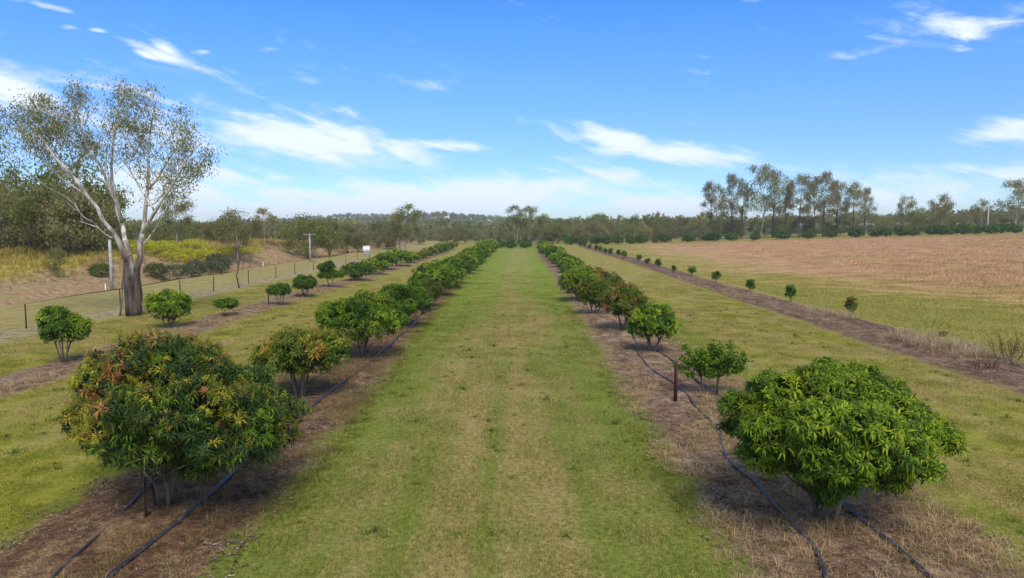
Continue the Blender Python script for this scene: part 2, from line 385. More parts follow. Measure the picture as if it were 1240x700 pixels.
cL1 = lambda y: -6.3 + .15 * sst(10, 40, y); cR1 = lambda y: 5.3 - .35 * sst(10, 30, y); cL2 = lambda y: -16.1 + .9 * sst(50, 64, y) + .5 * sst(65, 110, y); cR2 = lambda y: 16.4 + .2 * np.sin(np.asarray(y) * .07)
hL1 = lambda y: 2.2 - .9 * sst(10, 42, y) ; hR1 = lambda y: 2.35 - .45 * sst(10, 40, y)
bed('tree_row_bed', cL1, hL1, 2, 150, M_bedL, 11); bed('tree_row_bed', cR1, hR1, 2, 150, M_bedR, 21)
bed('tree_row_bed', cL2, K(1.35), 2, 150, M_bedF, 31); bed('tree_row_bed', cR2, lambda y: 2.15 - .45 * sst(30, 70, y), 2, 185, M_bedY, 41, .12)
# cross bed at the far end of the lanes
bed('dirt_track', K(-23.6), K(1.5), 5, 200, M_track, 51, .01, .006, .35)
e_f = lambda X, Y: np.clip((X - 18) / 3, 0, 1)
xs = np.concatenate([np.arange(18, 60, 1.), geo(60, 330, 60, 1.4)]); ys = np.concatenate([np.arange(5, 186, 1.5), [188.]])
tag(obj('paddock', grid_mesh('paddock', xs, ys, lambda X, Y: terrain(X, Y) + .012, M_field, e_f)), kind='structure')
xs = np.concatenate([geo(-33, -60, 40)[::-1], ])[:]; xs = np.concatenate([-geo(60, 260, 30, 1.5)[::-1], xs[1:]])
ys = np.concatenate([np.arange(0, 150, 1.2), np.arange(150, 260, 4.)])
def bankz(X, Y):
    b = sum(a * np.sin(X * k1 + Y * k2 + p) for a, k1, k2, p in [(.10, .9, .5, 1), (.08, 1.7, -.9, 2), (.06, .6, 1.9, 4), (.05, 2.6, 1.3, 0)])
    return terrain(X, Y) + .03 + b * sst(-33, -37, X) + .1 * sst(-33, -37, X)
tag(obj('grass_bank', grid_mesh('grass_bank', xs, ys, bankz, M_bank, None, lambda X, Y: (X + .7 * np.sin(Y * .11 + 1) * np.clip((X + 60) / 27, 0, 1), Y))), kind='structure')

# ------------------------------------------------------------------ scatter (geometry-nodes instancing of one small clump mesh)
def scatter(name, pts, rz, sc, clump_me, label):
    V = np.asarray(pts, np.float32); me = bpy.data.meshes.new(name); me.vertices.add(len(V)); me.vertices.foreach_set('co', V.ravel())
    a = me.attributes.new('rz', 'FLOAT_VECTOR', 'POINT'); q = np.zeros((len(V), 3), np.float32); q[:, 2] = rz; a.data.foreach_set('vector', q.ravel())
    a = me.attributes.new('sc', 'FLOAT', 'POINT'); a.data.foreach_set('value', np.asarray(sc, np.float32))
    o = obj(name, me)
    src = bpy.data.objects.new(name + '_clump', clump_me)
    g = bpy.data.node_groups.new(name, 'GeometryNodeTree')
    g.interface.new_socket('Geometry', in_out='INPUT', socket_type='NodeSocketGeometry'); g.interface.new_socket('Geometry', in_out='OUTPUT', socket_type='NodeSocketGeometry')
    gi = g.nodes.new('NodeGroupInput'); go = g.nodes.new('NodeGroupOutput'); ip = g.nodes.new('GeometryNodeInstanceOnPoints')
    oi = g.nodes.new('GeometryNodeObjectInfo'); oi.inputs[0].default_value = src
    m2p = g.nodes.new('GeometryNodeMeshToPoints'); ar = g.nodes.new('GeometryNodeInputNamedAttribute'); ar.data_type = 'FLOAT_VECTOR'; ar.inputs[0].default_value = 'rz'
    as_ = g.nodes.new('GeometryNodeInputNamedAttribute'); as_.data_type = 'FLOAT'; as_.inputs[0].default_value = 'sc'
    L = g.links.new; L(gi.outputs[0], m2p.inputs[0]); L(m2p.outputs[0], ip.inputs['Points']); L(oi.outputs['Geometry'], ip.inputs['Instance'])
    L(ar.outputs[0], ip.inputs['Rotation']); L(as_.outputs[0], ip.inputs['Scale']); L(ip.outputs[0], go.inputs[0])
    md = o.modifiers.new('scatter', 'NODES'); md.node_group = g
    tag(o, label, 'grass', kind='stuff'); return o
def blades(nb, rad, hmin, hmax, w, lean, mat, name, c0=.8, c1=1.25, seed=0, cols=None, bend=.5):
    r = np.random.default_rng(seed); V = []; T = []; col = []
    for i in range(nb):
        a, q = r.random() * 6.28, rad * math.sqrt(r.random()); b = np.array([q * math.cos(a), q * math.sin(a), -.005]); h = r.uniform(hmin, hmax)
        d = r.random() * 6.28; le = abs(r.normal(0, lean)); dv = np.array([math.cos(d), math.sin(d), 0]); s = np.array([-dv[1], dv[0], 0]) * w / 2
        mpt = b + dv * le * h * .4 + np.array([0, 0, h * .6]); t = b + dv * h * (le + bend * le) + np.array([0, 0, h * (1 - .35 * min(le, 1))])
        k = len(V); V += [b - s, b + s, mpt + s * .8, mpt - s * .8, t]; T += [(k, k + 1, k + 2), (k, k + 2, k + 3), (k + 3, k + 2, k + 4)]
        cc = np.array(cols[r.integers(len(cols))]) if cols else np.ones(3); cc = cc * r.uniform(c0, c1); col += [cc] * 5
    return mesh(name, V, np.array(T), mat, np.array(col))
def in_beds(x, y, pad=0.):
    r_ = np.zeros(len(x), bool)
    for c, h in ((cL1, hL1), (cR1, hR1), (cL2, K(1.35)), (cR2, K(1.7))): r_ |= np.abs(x - c(y)) < h(y) - pad
    return r_
def rnd(seed): return np.random.default_rng(seed)
# short mown blades over the near lanes
r = rnd(1); patch = blades(190, .30, .018, .05, .006, .7, M_blade, 'turf_clump', .95, 1.7, 2)
P = []
for (x0, x1, y0, y1, dens) in ((-14.5, 14.5, 5.5, 15, 6.5), (-22, 15, 15, 80, 4.)):
    nn = int((x1 - x0) * (y1 - y0) * dens); q_ = np.stack([r.uniform(x0, x1, nn), r.uniform(y0, y1, nn)], 1); P.append(q_[r.random(nn) < sst(84, 14, q_[:, 1]) ** 1.3 + 0. * nn] if y0 > 10 else q_)
P = np.concatenate(P); P = P[~in_beds(P[:, 0], P[:, 1], .12)]; m = np.abs(P[:, 0]) < 2 + P[:, 1] * .78; P = P[m]
scatter('lawn_grass', np.column_stack([P, terrain(P[:, 0], P[:, 1])]), r.uniform(0, 6.28, len(P)), r.uniform(.8, 1.3, len(P)) * (1 + .02 * P[:, 1]), patch, 'short mown green and straw grass on the lanes between the tree rows')
r = rnd(19); nn = 900; P = np.stack([r.uniform(-16, 15, nn), r.uniform(6, 45, nn)], 1); P = P[~in_beds(P[:, 0], P[:, 1], -.2) & (np.abs(P[:, 0]) < 2 + P[:, 1] * .78)]
c_weed = blades(22, .07, .02, .07, .010, 1.4, M_dry, 'lane_weed_clump', .7, 1.2, 25, [(.10, .16, .02), (.14, .19, .03), (.08, .12, .02), (.28, .24, .08)])
scatter('lawn_weeds', np.column_stack([P, terrain(P[:, 0], P[:, 1])]), r.uniform(0, 6.28, len(P)), r.gamma(3., .35, len(P)) + .4, c_weed, 'low broad leaved weeds dotted through the mown lanes')
# clumpy dry grass in the beds
def clumpy(x, y, seed, k=1.1):
    rr = rnd(seed); s_ = 0
    for i in range(7): a = rr.uniform(-k * 2, k * 2, 2); s_ = s_ + np.sin(x * a[0] + y * a[1] * .6 + rr.random() * 6.28)
    return s_ / 3.
def strewn(c, h, y0, y1, dens, seed, thr=-.2, k=1.2, wide=1.):
    rr = rnd(seed); w = 2.2 * wide; nn = int((y1 - y0) * w * 2 * dens); y = rr.uniform(y0, y1, nn); x = c(y) + rr.uniform(-1, 1, nn) * h(y) * wide
    m = clumpy(x, y, seed + 5, k) + rr.normal(0, .35, nn) > thr; x, y = x[m], y[m]
    return np.column_stack([x, y, terrain(x, y) + .075 * np.clip(1 - ((x - c(y)) / h(y)) ** 2, 0, 1)])
dry1 = [(.46, .33, .17), (.36, .25, .12), (.52, .40, .24), (.32, .19, .09)]; dryg = [(.30, .27, .09), (.20, .20, .05), (.38, .30, .14), (.27, .19, .08)]
c_str = blades(34, .10, .04, .15, .006, 1.3, M_dry, 'straw_clump', .7, 1.2, 3, dry1); c_org = blades(34, .10, .04, .16, .006, 1.2, M_dry, 'rust_straw_clump', .7, 1.2, 4, [(.34, .21, .10), (.26, .16, .08), (.36, .27, .14), (.22, .20, .06)])
c_grn = blades(26, .09, .04, .12, .007, .9, M_dry, 'green_weed_clump', .7, 1.25, 5, [(.16, .20, .03), (.22, .24, .04), (.30, .26, .06)])
P = np.concatenate([strewn(cR1, hR1, 5, 22, 27, 101, -.1), strewn(cR1, hR1, 22, 60, 9, 102, -.1)]); r = rnd(7)
scatter('dry_grass', P, r.uniform(0, 6.28, len(P)), r.uniform(.6, 1.5, len(P)), c_str, 'pale straw lying over the soil of the right orchard row')
P = np.concatenate([strewn(cL1, hL1, 14, 24, 26, 111, -.3), strewn(cL1, hL1, 5, 14, 9, 113, .45), strewn(cL1, hL1, 24, 60, 11, 112, -.2)]); r = rnd(8)
scatter('dry_grass', P, r.uniform(0, 6.28, len(P)), r.uniform(.6, 1.5, len(P)), c_org, 'rust coloured dry grass tufts along the left orchard row')
def edgepts(c, h, y0, y1, nper, seed, side):
    rr = rnd(seed); nn = int((y1 - y0) * nper); y = rr.uniform(y0, y1, nn); x = c(y) + side * (h(y) + rr.normal(0, .16, nn)); m = clumpy(x * .4, y, seed, .9) > -.15; x, y = x[m], y[m]
    return np.column_stack([x, y, terrain(x, y)])
P = np.concatenate([edgepts(cL1, hL1, 5, 45, 26, 120, 1), edgepts(cL1, hL1, 5, 45, 20, 121, -1), edgepts(cR1, hR1, 5, 45, 20, 122, -1), edgepts(cR1, hR1, 5, 45, 14, 123, 1), strewn(cR1, hR1, 7, 30, 3, 124, .4)]); r = rnd(9)
scatter('weed_grass', P, r.uniform(0, 6.28, len(P)), r.uniform(.5, 1.3, len(P)), c_grn, 'ragged yellow green weeds fringing the edges of the orchard beds')
# flat leaf litter and chips
rr = rnd(12); V = []; T = []; cc = []
for i in range(24):
    a = rr.random() * 6.28; p = rr.uniform(-.3, .3, 2); l = rr.uniform(.012, .045); w_ = l * rr.uniform(.2, .45); d = np.array([math.cos(a), math.sin(a)]); s_ = np.array([-d[1], d[0]]); k = len(V)
    V += [(*(p - d * l), .004), (*(p + s_ * w_), .014), (*(p + d * l), .003 + rr.random() * .02), (*(p - s_ * w_), .008)]; T += [(k, k + 1, k + 2), (k, k + 2, k + 3)]
    cc += [np.array([(.30, .22, .16), (.22, .14, .09), (.12, .075, .05), (.38, .31, .25)][rr.integers(4)])] * 4
for i in range(5):
    p = rr.uniform(-.3, .3, 2); a = rr.random() * 6.28; l = rr.uniform(.05, .14); d = np.array([math.cos(a), math.sin(a)]) * l; s_ = np.array([-d[1], d[0]]) / l * .004; k = len(V)
    V += [(*(p - d + s_), .006), (*(p - d - s_), .006), (*(p + d), .012 + rr.random() * .03), (*p, .024)]; T += [(k, k + 1, k + 3), (k + 3, k + 1, k + 2), (k, k + 3, k + 2)]; cc += [np.array([(.10, .07, .05), (.33, .26, .2)][rr.integers(2)])] * 4
for i in range(9):
    p = rr.uniform(-.3, .3, 2); q_ = rr.uniform(.008, .028); k = len(V); V += [(p[0] + q_ * math.cos(a) * rr.uniform(.7, 1.2), p[1] + q_ * math.sin(a) * rr.uniform(.7, 1.2), -.01) for a in (0, 1.3, 2.5, 3.9, 5.1)] + [(p[0], p[1], q_ * .8)]
    T += [(k + j, k + (j + 1) % 5, k + 5) for j in range(5)]; cc += [np.array([(.14, .08, .05), (.22, .13, .08), (.09, .055, .04)][rr.integers(3)])] * 6
c_lit = mesh('litter_clump', V, np.array(T), M_dry, np.array(cc))
P = np.concatenate([strewn(cL1, hL1, 5, 26, 11, 131, -.6, 1.2, .9), strewn(cR1, hR1, 5, 26, 9, 132, -.6, 1.2, .9)]); r = rnd(10)
o = scatter('leaf_litter', P + np.array([0, 0, .008]), r.uniform(0, 6.28, len(P)), r.uniform(.7, 1.3, len(P)), c_lit, 'fallen leaves and chips scattered under the orchard trees'); o['category'] = 'leaf litter'
# paddock seed-head grass
c_fld = blades(16, .5, .10, .30, .022, .9, M_fieldblade, 'paddock_clump', 1.0, 1.5, 6); r = rnd(11); nn = 52000
y = 28 + 155 * r.random(nn) ** 1.15; x = 19.5 + (y * .85 + 6) * r.random(nn); k = r.random(nn) < sst(20, 42, x); x, y = x[k], y[k]
scatter('paddock_grass', np.column_stack([x, y, terrain(x, y) + .01]), r.uniform(0, 6.28, len(x)), r.uniform(.5, 1.1, len(x)) * (.35 + .65 * sst(24, 46, x)), c_fld, 'knee high pinkish seeding grass covering the right hand paddock')
r = rnd(61); nn = 9000; y = r.uniform(16, 110, nn); x = r.uniform(18.6, 50, nn); k = (x < y * .85 + 5) & (r.random(nn) < sst(115, 25, y)); x, y = x[k], y[k]
c_f2 = blades(40, .4, .05, .14, .010, .9, M_fieldblade, 'paddock_low_clump', .95, 1.6, 66)
scatter('paddock_grass', np.column_stack([x, y, terrain(x, y) + .01]), r.uniform(0, 6.28, len(x)), r.uniform(.7, 1.5, len(x)), c_f2, 'short yellow green grass at the near side of the paddock')
# rough grass on the left bank
c_bnk = blades(30, .45, .35, .95, .035, .35, M_bankblade, 'bank_clump', .7, 1.35, 7); r = rnd(13); nn = 19000
y = r.uniform(30, 200, nn); x = -33.2 - r.random(nn) ** 1.3 * 44; k = clumpy(x, y, 77, .5) + r.normal(0, .3, nn) + 1.2 * sst(-38, -44, x) > -.1; x, y = x[k], y[k]
scatter('bank_grass', np.column_stack([x, y, bankz(x, y)]), r.uniform(0, 6.28, len(x)), r.uniform(.4, 1.2, len(x)) * (.32 + .78 * sst(-37, -43, x)) * (.45 + .55 * sst(52, 80, y)), c_bnk, 'tall yellow and rust coloured grass on the bank beyond the fence')
c_tall = blades(60, .34, .20, .55, .012, .85, M_dry, 'tall_straw_clump', .75, 1.15, 8, [(.44, .33, .21), (.50, .39, .27), (.34, .24, .15)]); r = rnd(14)
P = strewn(cR2, K(1.6), 18, 60, 2.4, 141, -.1, .7); P = np.concatenate([P, np.column_stack([r.normal(17.3, .65, 60), r.normal(28.2, 2.0, 60), np.full(60, .1)]), np.column_stack([r.normal(17.2, .5, 26), r.normal(37.5, 1.0, 26), np.full(26, .1)])])
sc_ = r.uniform(.25, .6, len(P)); sc_[-86:] = r.uniform(.45, 1.15, 86)
scatter('dry_grass', P, r.uniform(0, 6.28, len(P)), sc_, c_tall, 'bleached tussocks of dry grass along the young tree row')
P = np.concatenate([strewn(cL2, K(1.3), 18, 60, 5, 151, -.1, .9), strewn(cR2, K(1.6), 18, 70, 4, 152, -.3, .9)])
scatter('dry_grass', P, rnd(15).uniform(0, 6.28, len(P)), rnd(16).uniform(.7, 1.8, len(P)), c_str, 'thin straw on the soil of the outer tree rows')

# ------------------------------------------------------------------ orchard trees
DK, MD, BR, LI = (.030, .066, .008), (.068, .130, .010), (.130, .220, .013), (.265, .330, .018)
YL = (.30, .34, .025)
OL, YE, OR, RD = (.125, .135, .020), (.310, .260, .026), (.360, .185, .045), (.270, .110, .060)
def tuft(seed, nl, ll, lw, cols, droop=.8, up=.35, seg4=True):
    """one drooping rosette of leaves -> V,T,col ; axis +Z"""
    r = rnd(seed); V = []; T = []; c = []
    for i in range(nl):
        a = i * 2.399 + r.normal(0, .25); el = 1.05 - 1.15 * (i / nl) + r.normal(0, .14)
        d = np.array([math.cos(a), math.sin(a), 0.]); l = ll * r.uniform(.55, 1.25); s_ = np.array([-d[1], d[0], 0.])
        b = d * .01; mp = b + l * .5 * (d * math.cos(el) + np.array([0, 0, math.sin(el)]))
        e2 = el - droop * r.uniform(1.2, 2.0); tp = mp + l * .55 * (d * math.cos(e2) + np.array([0, 0, math.sin(e2)]))
        k = len(V); w = lw * r.uniform(.8, 1.2) / 2; base = np.array(cols[r.integers(len(cols))]) * r.uniform(.75, 1.3)
        if seg4:
            V += [b, mp - s_ * w + np.array([0, 0, -.2 * w]), mp, mp + s_ * w + np.array([0, 0, -.2 * w]), tp]
            T += [(k, k + 1, k + 2), (k, k + 2, k + 3), (k + 1, k + 4, k + 2), (k + 2, k + 4, k + 3)]; c += [base * .9, base, base * 1.08, base, base * .95]
        else:
            V += [b, mp - s_ * w, mp + s_ * w, tp]; T += [(k, k + 1, k + 2), (k + 1, k + 3, k + 2)]; c += [base] * 4
    return np.array(V), np.array(T), np.array(c)
def plume(seed, ll, cols):
    """upright feathery new shoot"""
    r = rnd(seed); V = []; T = []; c = []
    for i in range(22):
        h = ll * .95 * i / 22; a = i * 2.4; d = np.array([math.cos(a), math.sin(a), .75]); d /= np.linalg.norm(d); l = ll * (.5 - .3 * i / 22); b = np.array([0, 0, h]); s_ = np.array([-math.sin(a), math.cos(a), 0]) * .011 * ll / .2
        k = len(V); V += [b, b + d * l * .55 - s_, b + d * l * .55 + s_, b + d * l + np.array([0, 0, -.25 * l])]; T += [(k, k + 1, k + 2), (k + 1, k + 3, k + 2)]; c += [np.array(cols[r.integers(len(cols))]) * r.uniform(.8, 1.2)] * 4
    return np.array(V), np.array(T), np.array(c)
def orient(nrm, rr):
    """matrices turning +Z to nrm with a random roll"""
    n_ = nrm / np.linalg.norm(nrm, axis=1, keepdims=True); h = np.where(np.abs(n_[:, 2:3]) < .9, np.array([[0, 0, 1.]]), np.array([[1., 0, 0]]))
    u = np.cross(h, n_); u /= np.linalg.norm(u, axis=1, keepdims=True); v = np.cross(n_, u); a = rr.uniform(0, 6.28, len(n_))[:, None]
    u2 = u * np.cos(a) + v * np.sin(a); v2 = np.cross(n_, u2); return np.stack([u2, v2, n_], 2)
def crown_points(lobes, ntuf, rr, zmin):
    """points on the union surface of lobes (cx,cy,cz,rx,ry,rz)"""
    L = np.array(lobes); ar = (L[:, 3] * L[:, 4] + L[:, 3] * L[:, 5]) ; pick = rr.choice(len(L), ntuf * 5, p=ar / ar.sum())
    d = rr.normal(size=(len(pick), 3)); d /= np.linalg.norm(d, axis=1, keepdims=True); Lp = L[pick]
    P = Lp[:, :3] + d * Lp[:, 3:] * rr.uniform(.86, 1.04, (len(pick), 1)); ok = P[:, 2] > zmin
    for l in L:
        q = (P - l[:3]) / l[3:]; ok &= (q ** 2).sum(1) > .70
    ok &= (d[:, 2] > -.35) | (rr.random(len(d)) < .25)
    P, d, pick = P[ok], d[ok], pick[ok]; return P[:ntuf], d[:ntuf], pick[:ntuf]
def auto_lobes(w, h, zb, seed, n1=16, lr=.30, lean=0., low=False):
    rr = rnd(seed); a, b = w / 2, (h - zb) / 2; L = [(0, 0, zb + b * .95, a * .62, a * .62, b * .72)]
    if low: L += [(math.cos(t) * a * .55, math.sin(t) * a * .55, zb + b * .45, a * .42, a * .42, b * .5) for t in (0, 1, 2, 3.1, 4.2, 5.2)]
    for i in range(n1):
        t = i * 2.399 + rr.normal(0, .3); zf_ = 1 - 2 * (i + .5) / n1 * .82; zf_ += rr.normal(0, .08); zf_ = max(-.7, min(.98, zf_)); q = math.sqrt(1 - zf_ * zf_)
        s_ = lr * w * rr.uniform(.75, 1.2) ; k = rr.uniform(.86, 1.08); rad = (a - s_ * .72) * k
        L.append((q * math.cos(t) * rad, q * math.sin(t) * rad, zb + b + zf_ * (b - s_ * .5) * rr.uniform(.85, 1.08), s_, s_, s_ * .74))
    A = np.array(L); fz = (h - zb - .06) / (np.max(A[:, 2] + A[:, 5] * 1.08) - zb); fx = (a - .08) / np.percentile(np.hypot(A[:, 0], A[:, 1]) + A[:, 3] * 1.05, 88)
    A[:, 2] = zb + (A[:, 2] - zb) * fz; A[:, 5] *= fz; A[:, [0, 1, 3, 4]] *= fx
    return [tuple(q) for q in A]
def sublobes(L, seed, n_=6, f=.40, shrink=.80):
    rr = rnd(seed + 900); out = []
    for l in L:
        l = np.array(l); out.append(tuple([*l[:3], *(l[3:] * shrink)]))
        for i in range(n_):
            d = rr.normal(size=3); d[2] = abs(d[2]) * .9 - .25; d /= np.linalg.norm(d); c = l[:3] + d * l[3:] * .80; q = l[3:] * f * rr.uniform(.8, 1.25); out.append((*c, *q))
    return out
def stems(lobes, zb, seed, nst=5, r0=.055, col=(1, 1, 1), spread=.10):
    rr = rnd(seed); m_ = MB(); L = sorted(lobes[1:], key=lambda l: -l[2]); L = lobes[1:]
    for i in range(nst):
        a = i * 6.28 / nst + rr.normal(0, .3); b = np.array([spread * .5 * math.cos(a), spread * .5 * math.sin(a), -.06]); fork = np.array([spread * 2.6 * math.cos(a), spread * 2.6 * math.sin(a), zb * rr.uniform(.85, 1.15) + .05])
        rb = r0 * rr.uniform(.7, 1.1); mid_ = (b + fork) / 2 + rr.normal(0, .02, 3); m_.tube([b, mid_, fork], [rb * 1.35, rb, rb * .85], 8, col)
        tg = [l for l in L if (l[0] * math.cos(a) + l[1] * math.sin(a)) > -.1][:]; rr.shuffle(tg)
        for l in tg[:5]:
            e = np.array(l[:3]); k1 = fork + (e - fork) * .45 + np.array([0, 0, -.08]) + rr.normal(0, .04, 3); m_.tube([fork - (fork - mid_) * .05, k1, e], [rb * .66, rb * .45, rb * .2], 6, col)
            for q in range(3):
                e2 = e + rr.normal(0, 1, 3) * np.array(l[3:]) * .55; m_.tube([k1 + (e - k1) * rr.uniform(.3, .9), e2], [rb * .2, rb * .06], 4, col)
    return m_
PALS = {  # (probability, tuft colours); the second half of each entry is used for new growth, mostly high in the crown
    'green': ([(.30, [DK, MD]), (.45, [MD, BR]), (.25, [BR, MD])], [(.7, [BR, LI]), (.3, [BR, MD])], .35),
    'dark': ([(.65, [DK, MD]), (.35, [MD, MD, BR])], [(1., [MD, BR])], .25),
    'bright': ([(.15, [DK, MD]), (.45, [BR, MD]), (.40, [BR, BR, LI])], [(.75, [LI, BR]), (.25, [LI, YL])], .50),
    'lime': ([(.25, [DK, MD]), (.50, [MD, BR]), (.25, [BR, LI])], [(.55, [LI, YL]), (.45, [LI, BR])], .42),
    'yellow': ([(.35, [DK, MD]), (.45, [MD, OL]), (.20, [BR, OL])], [(.45, [YE, LI]), (.25, [YE, OR]), (.3, [OL, LI])], .60),
    'orange': ([(.45, [DK, MD]), (.40, [MD, OL]), (.15, [BR, OL])], [(.35, [OR, OL]), (.25, [RD, OR]), (.4, [OL, YE])], .50),
    'flush': ([(.45, [DK, (.040, .070, .018)]), (.33, [(.050, .085, .018), OL, MD]), (.22, [MD, BR])], [(.32, [YE, OL, YE]), (.26, [OR, YE, OL]), (.16, [RD, OR]), (.26, [OL, YE, LI])], .62),
    'olive': ([(.5, [(.06, .08, .02), OL]), (.5, [MD, OL])], [(1., [OL, OL, (.16, .15, .05)])], .3)}
def pick_pal(pal, P, d, zr, rr, xbias=0., patch=None, lid=None):
    base, new, fr = PALS[pal]; n_ = len(P); hgt = np.clip((P[:, 2] - zr[0]) / (zr[1] - zr[0]), 0, 1)
    pn = fr * np.clip(.25 + 1.5 * hgt * np.clip(d[:, 2] + .5, 0, 1), 0, 1.6) * np.clip(1 + 1.5 * np.sin(P[:, 0] * 2.1 + 1.) * np.sin(P[:, 1] * 1.9), .25, 2)
    if patch is not None: pn = pn * patch(P)
    lr_ = rr.random(int(lid.max()) + 1); lq = rr.random(int(lid.max()) + 1); isn = np.where(rr.random(n_) < .72, lr_[lid], rr.random(n_)) < pn; out = []
    for i in range(n_):
        lst = new if isn[i] else base; u = lq[lid[i]] if rr.random() < .65 else rr.random(); cs = np.cumsum([l[0] for l in lst]); out.append((int(isn[i]), int(min(len(lst) - 1, np.searchsorted(cs, u)))))
    return out
def orchard_crown(pal, lobes, seed, ntuf, nl, ll, lw, seg4, zmin, ninner, keep=0, patch=None, plumes=False):
    """returns merged (V,T,col) plus, for the nearest trees, single leaf clusters"""
    rr = rnd(seed); lobes = sublobes(lobes, seed); P, d, lid = crown_points(lobes, ntuf, rr, zmin)
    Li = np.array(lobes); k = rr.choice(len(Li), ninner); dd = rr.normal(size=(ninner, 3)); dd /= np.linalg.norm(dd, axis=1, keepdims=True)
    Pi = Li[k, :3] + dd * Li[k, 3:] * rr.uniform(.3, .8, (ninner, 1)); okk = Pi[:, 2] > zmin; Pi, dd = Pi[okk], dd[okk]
    zr = (min(P[:, 2]), max(P[:, 2])); sel = pick_pal(pal, P, d, zr, rr, 0, patch, lid)
    nrm = d * .55 + np.array([0, 0, .75]) + rr.normal(0, .27, d.shape); M = orient(nrm, rr); sc = rr.uniform(.6, 1.25, len(P))
    cache = {}
    def tmpl(key, v):
        if (key, v) not in cache:
            cols = (PALS[pal][1] if key[0] else PALS[pal][0])[key[1]][1]
            if key[0] and plumes and v != 1: cache[(key, v)] = plume(seed + v, ll * 1.0, cols)
            else: cache[(key, v)] = tuft(seed * 7 + key[0] * 31 + key[1] * 5 + v, nl, ll * (.85 if key[0] else 1), lw, cols, .8 if not key[0] else .6, .35, seg4)
        return cache[(key, v)]
    Vs, Ts, Cs, nn = [], [], [], 0; singles = []; front = np.argsort(-( -P[:, 1] * 1.0 + P[:, 2] * .25))[:keep]; front = set(front.tolist())
    for i in range(len(P)):
        v = int(rr.integers(3))
        if i in front: singles.append((sel[i], v, P[i], M[i], sc[i])); tmpl(sel[i], v); continue
        V, T, c = tmpl(sel[i], v); Vs.append(V * sc[i] @ M[i].T + P[i]); Ts.append(T + nn); Cs.append(c * rr.uniform(.85, 1.15)); nn += len(V)
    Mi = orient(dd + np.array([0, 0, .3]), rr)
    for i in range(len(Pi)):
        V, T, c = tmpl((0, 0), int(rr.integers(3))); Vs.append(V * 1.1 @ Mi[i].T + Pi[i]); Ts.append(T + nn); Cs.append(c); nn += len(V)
    return (np.concatenate(Vs), np.concatenate(Ts), np.concatenate(Cs)), singles, cache
def orchard_tree(name, label, pal, lobes, seed, loc, zb, ntuf=420, nl=9, ll=.2, lw=.05, seg4=False, zmin=.4, keep=0, nst=5, r0=.05, patch=None, group=None, plumes=False, rz=0., spread=.1):
    t = empty(name, loc, rz); tag(t, label, 'tree', group)
    stems(lobes, zb, seed, nst, r0, (1, 1, 1), spread).me('trunk', M_bark, True); tm = bpy.data.meshes[-1] if False else None
    obj('trunk', stems(lobes, zb, seed, nst, r0, (1, 1, 1), spread).me('trunk', M_bark, True), t)
    (V, T, c), sg, cache = orchard_crown(pal, lobes, seed, ntuf, nl, ll, lw, seg4, zmin, ntuf // 3, keep, patch, plumes)
    cr = obj('crown', mesh('crown', V, T, M_leaf, c), t)
    if sg:
        cr['kind'] = 'stuff'; mes = {k: mesh('leaf_cluster', *v[:2], M_leaf, v[2]) for k, v in cache.items()}
        for key, v, p, M, s_ in sg:
            o = bpy.data.objects.new('leaf_cluster', mes[(key, v)]); C.objects.link(o); o.parent = t
            M4 = Matrix(M.tolist()).to_4x4() @ Matrix.Scale(float(s_), 4); M4.translation = Vector(p.tolist()); o.matrix_basis = M4
    return t
G_L = 'orchard trees in the row left of the middle lane'; G_R = 'orchard trees in the row right of the middle lane'; G_S = 'orchard trees in the outer left row'
# nearest left tree: broad, two-domed, orange and yellow new growth
def P_(px, py, D, base):           # crown lobe centre from its bearing and height at distance D
    x = atY(px, D); d = ray(px, py); s_ = D / d.y; return (x - base[0], D - base[1], CAMZ + d.z * s_ - tz(*base))
bx, by = ground_at(205, 615)
base = (bx, by); pm = 827 / by
L = []
for (px, py, dy, rp, zk) in [(205, 500, 0, 92, .75), (130, 470, .2, 50, .8), (104, 462, .1, 34, .8), (160, 425, .2, 32, .7), (115, 510, -.3, 42, .8), (150, 445, .1, 42, .8), (200, 440, -.2, 44, .75), (245, 450, .4, 42, .75), (215, 430, .8, 42, .7), (165, 500, -1.0, 48, .8),
        (125, 535, .1, 40, .7), (180, 545, -.9, 46, .7), (235, 500, -1.15, 48, .8), (285, 500, -.5, 44, .75), (322, 500, .1, 38, .8), (300, 535, -.4, 44, .75), (255, 540, -1.0, 48, .75), (230, 560, -.5, 38, .7), (315, 530, .5, 36, .7),
        (160, 480, 1.2, 60, .8), (250, 480, 1.2, 60, .8), (200, 500, -1.3, 42, .8), (95, 490, .3, 26, .8), (290, 465, .6, 36, .7)]:
    c = P_(px, py, by + dy, base); rr_ = rp / pm * .93; L.append((*c, rr_, rr_, rr_ * zk))
orchard_tree('orchard_tree', 'largest orchard tree at front left, its dark crown flushed with orange and yellow shoots', 'flush', L, 3, (bx, by, 0), .62, 3500, 14, .165, .023, True, .62, 298, 7, .030, lambda P: .45 + 1.3 * (P[:, 0] < .35) * (P[:, 2] > 1.5) + .6 * (P[:, 0] < -.6), G_L, True, 0, .12)
bx, by = ground_at(998, 634); base = (bx, by); pm = 827 / by; L = []
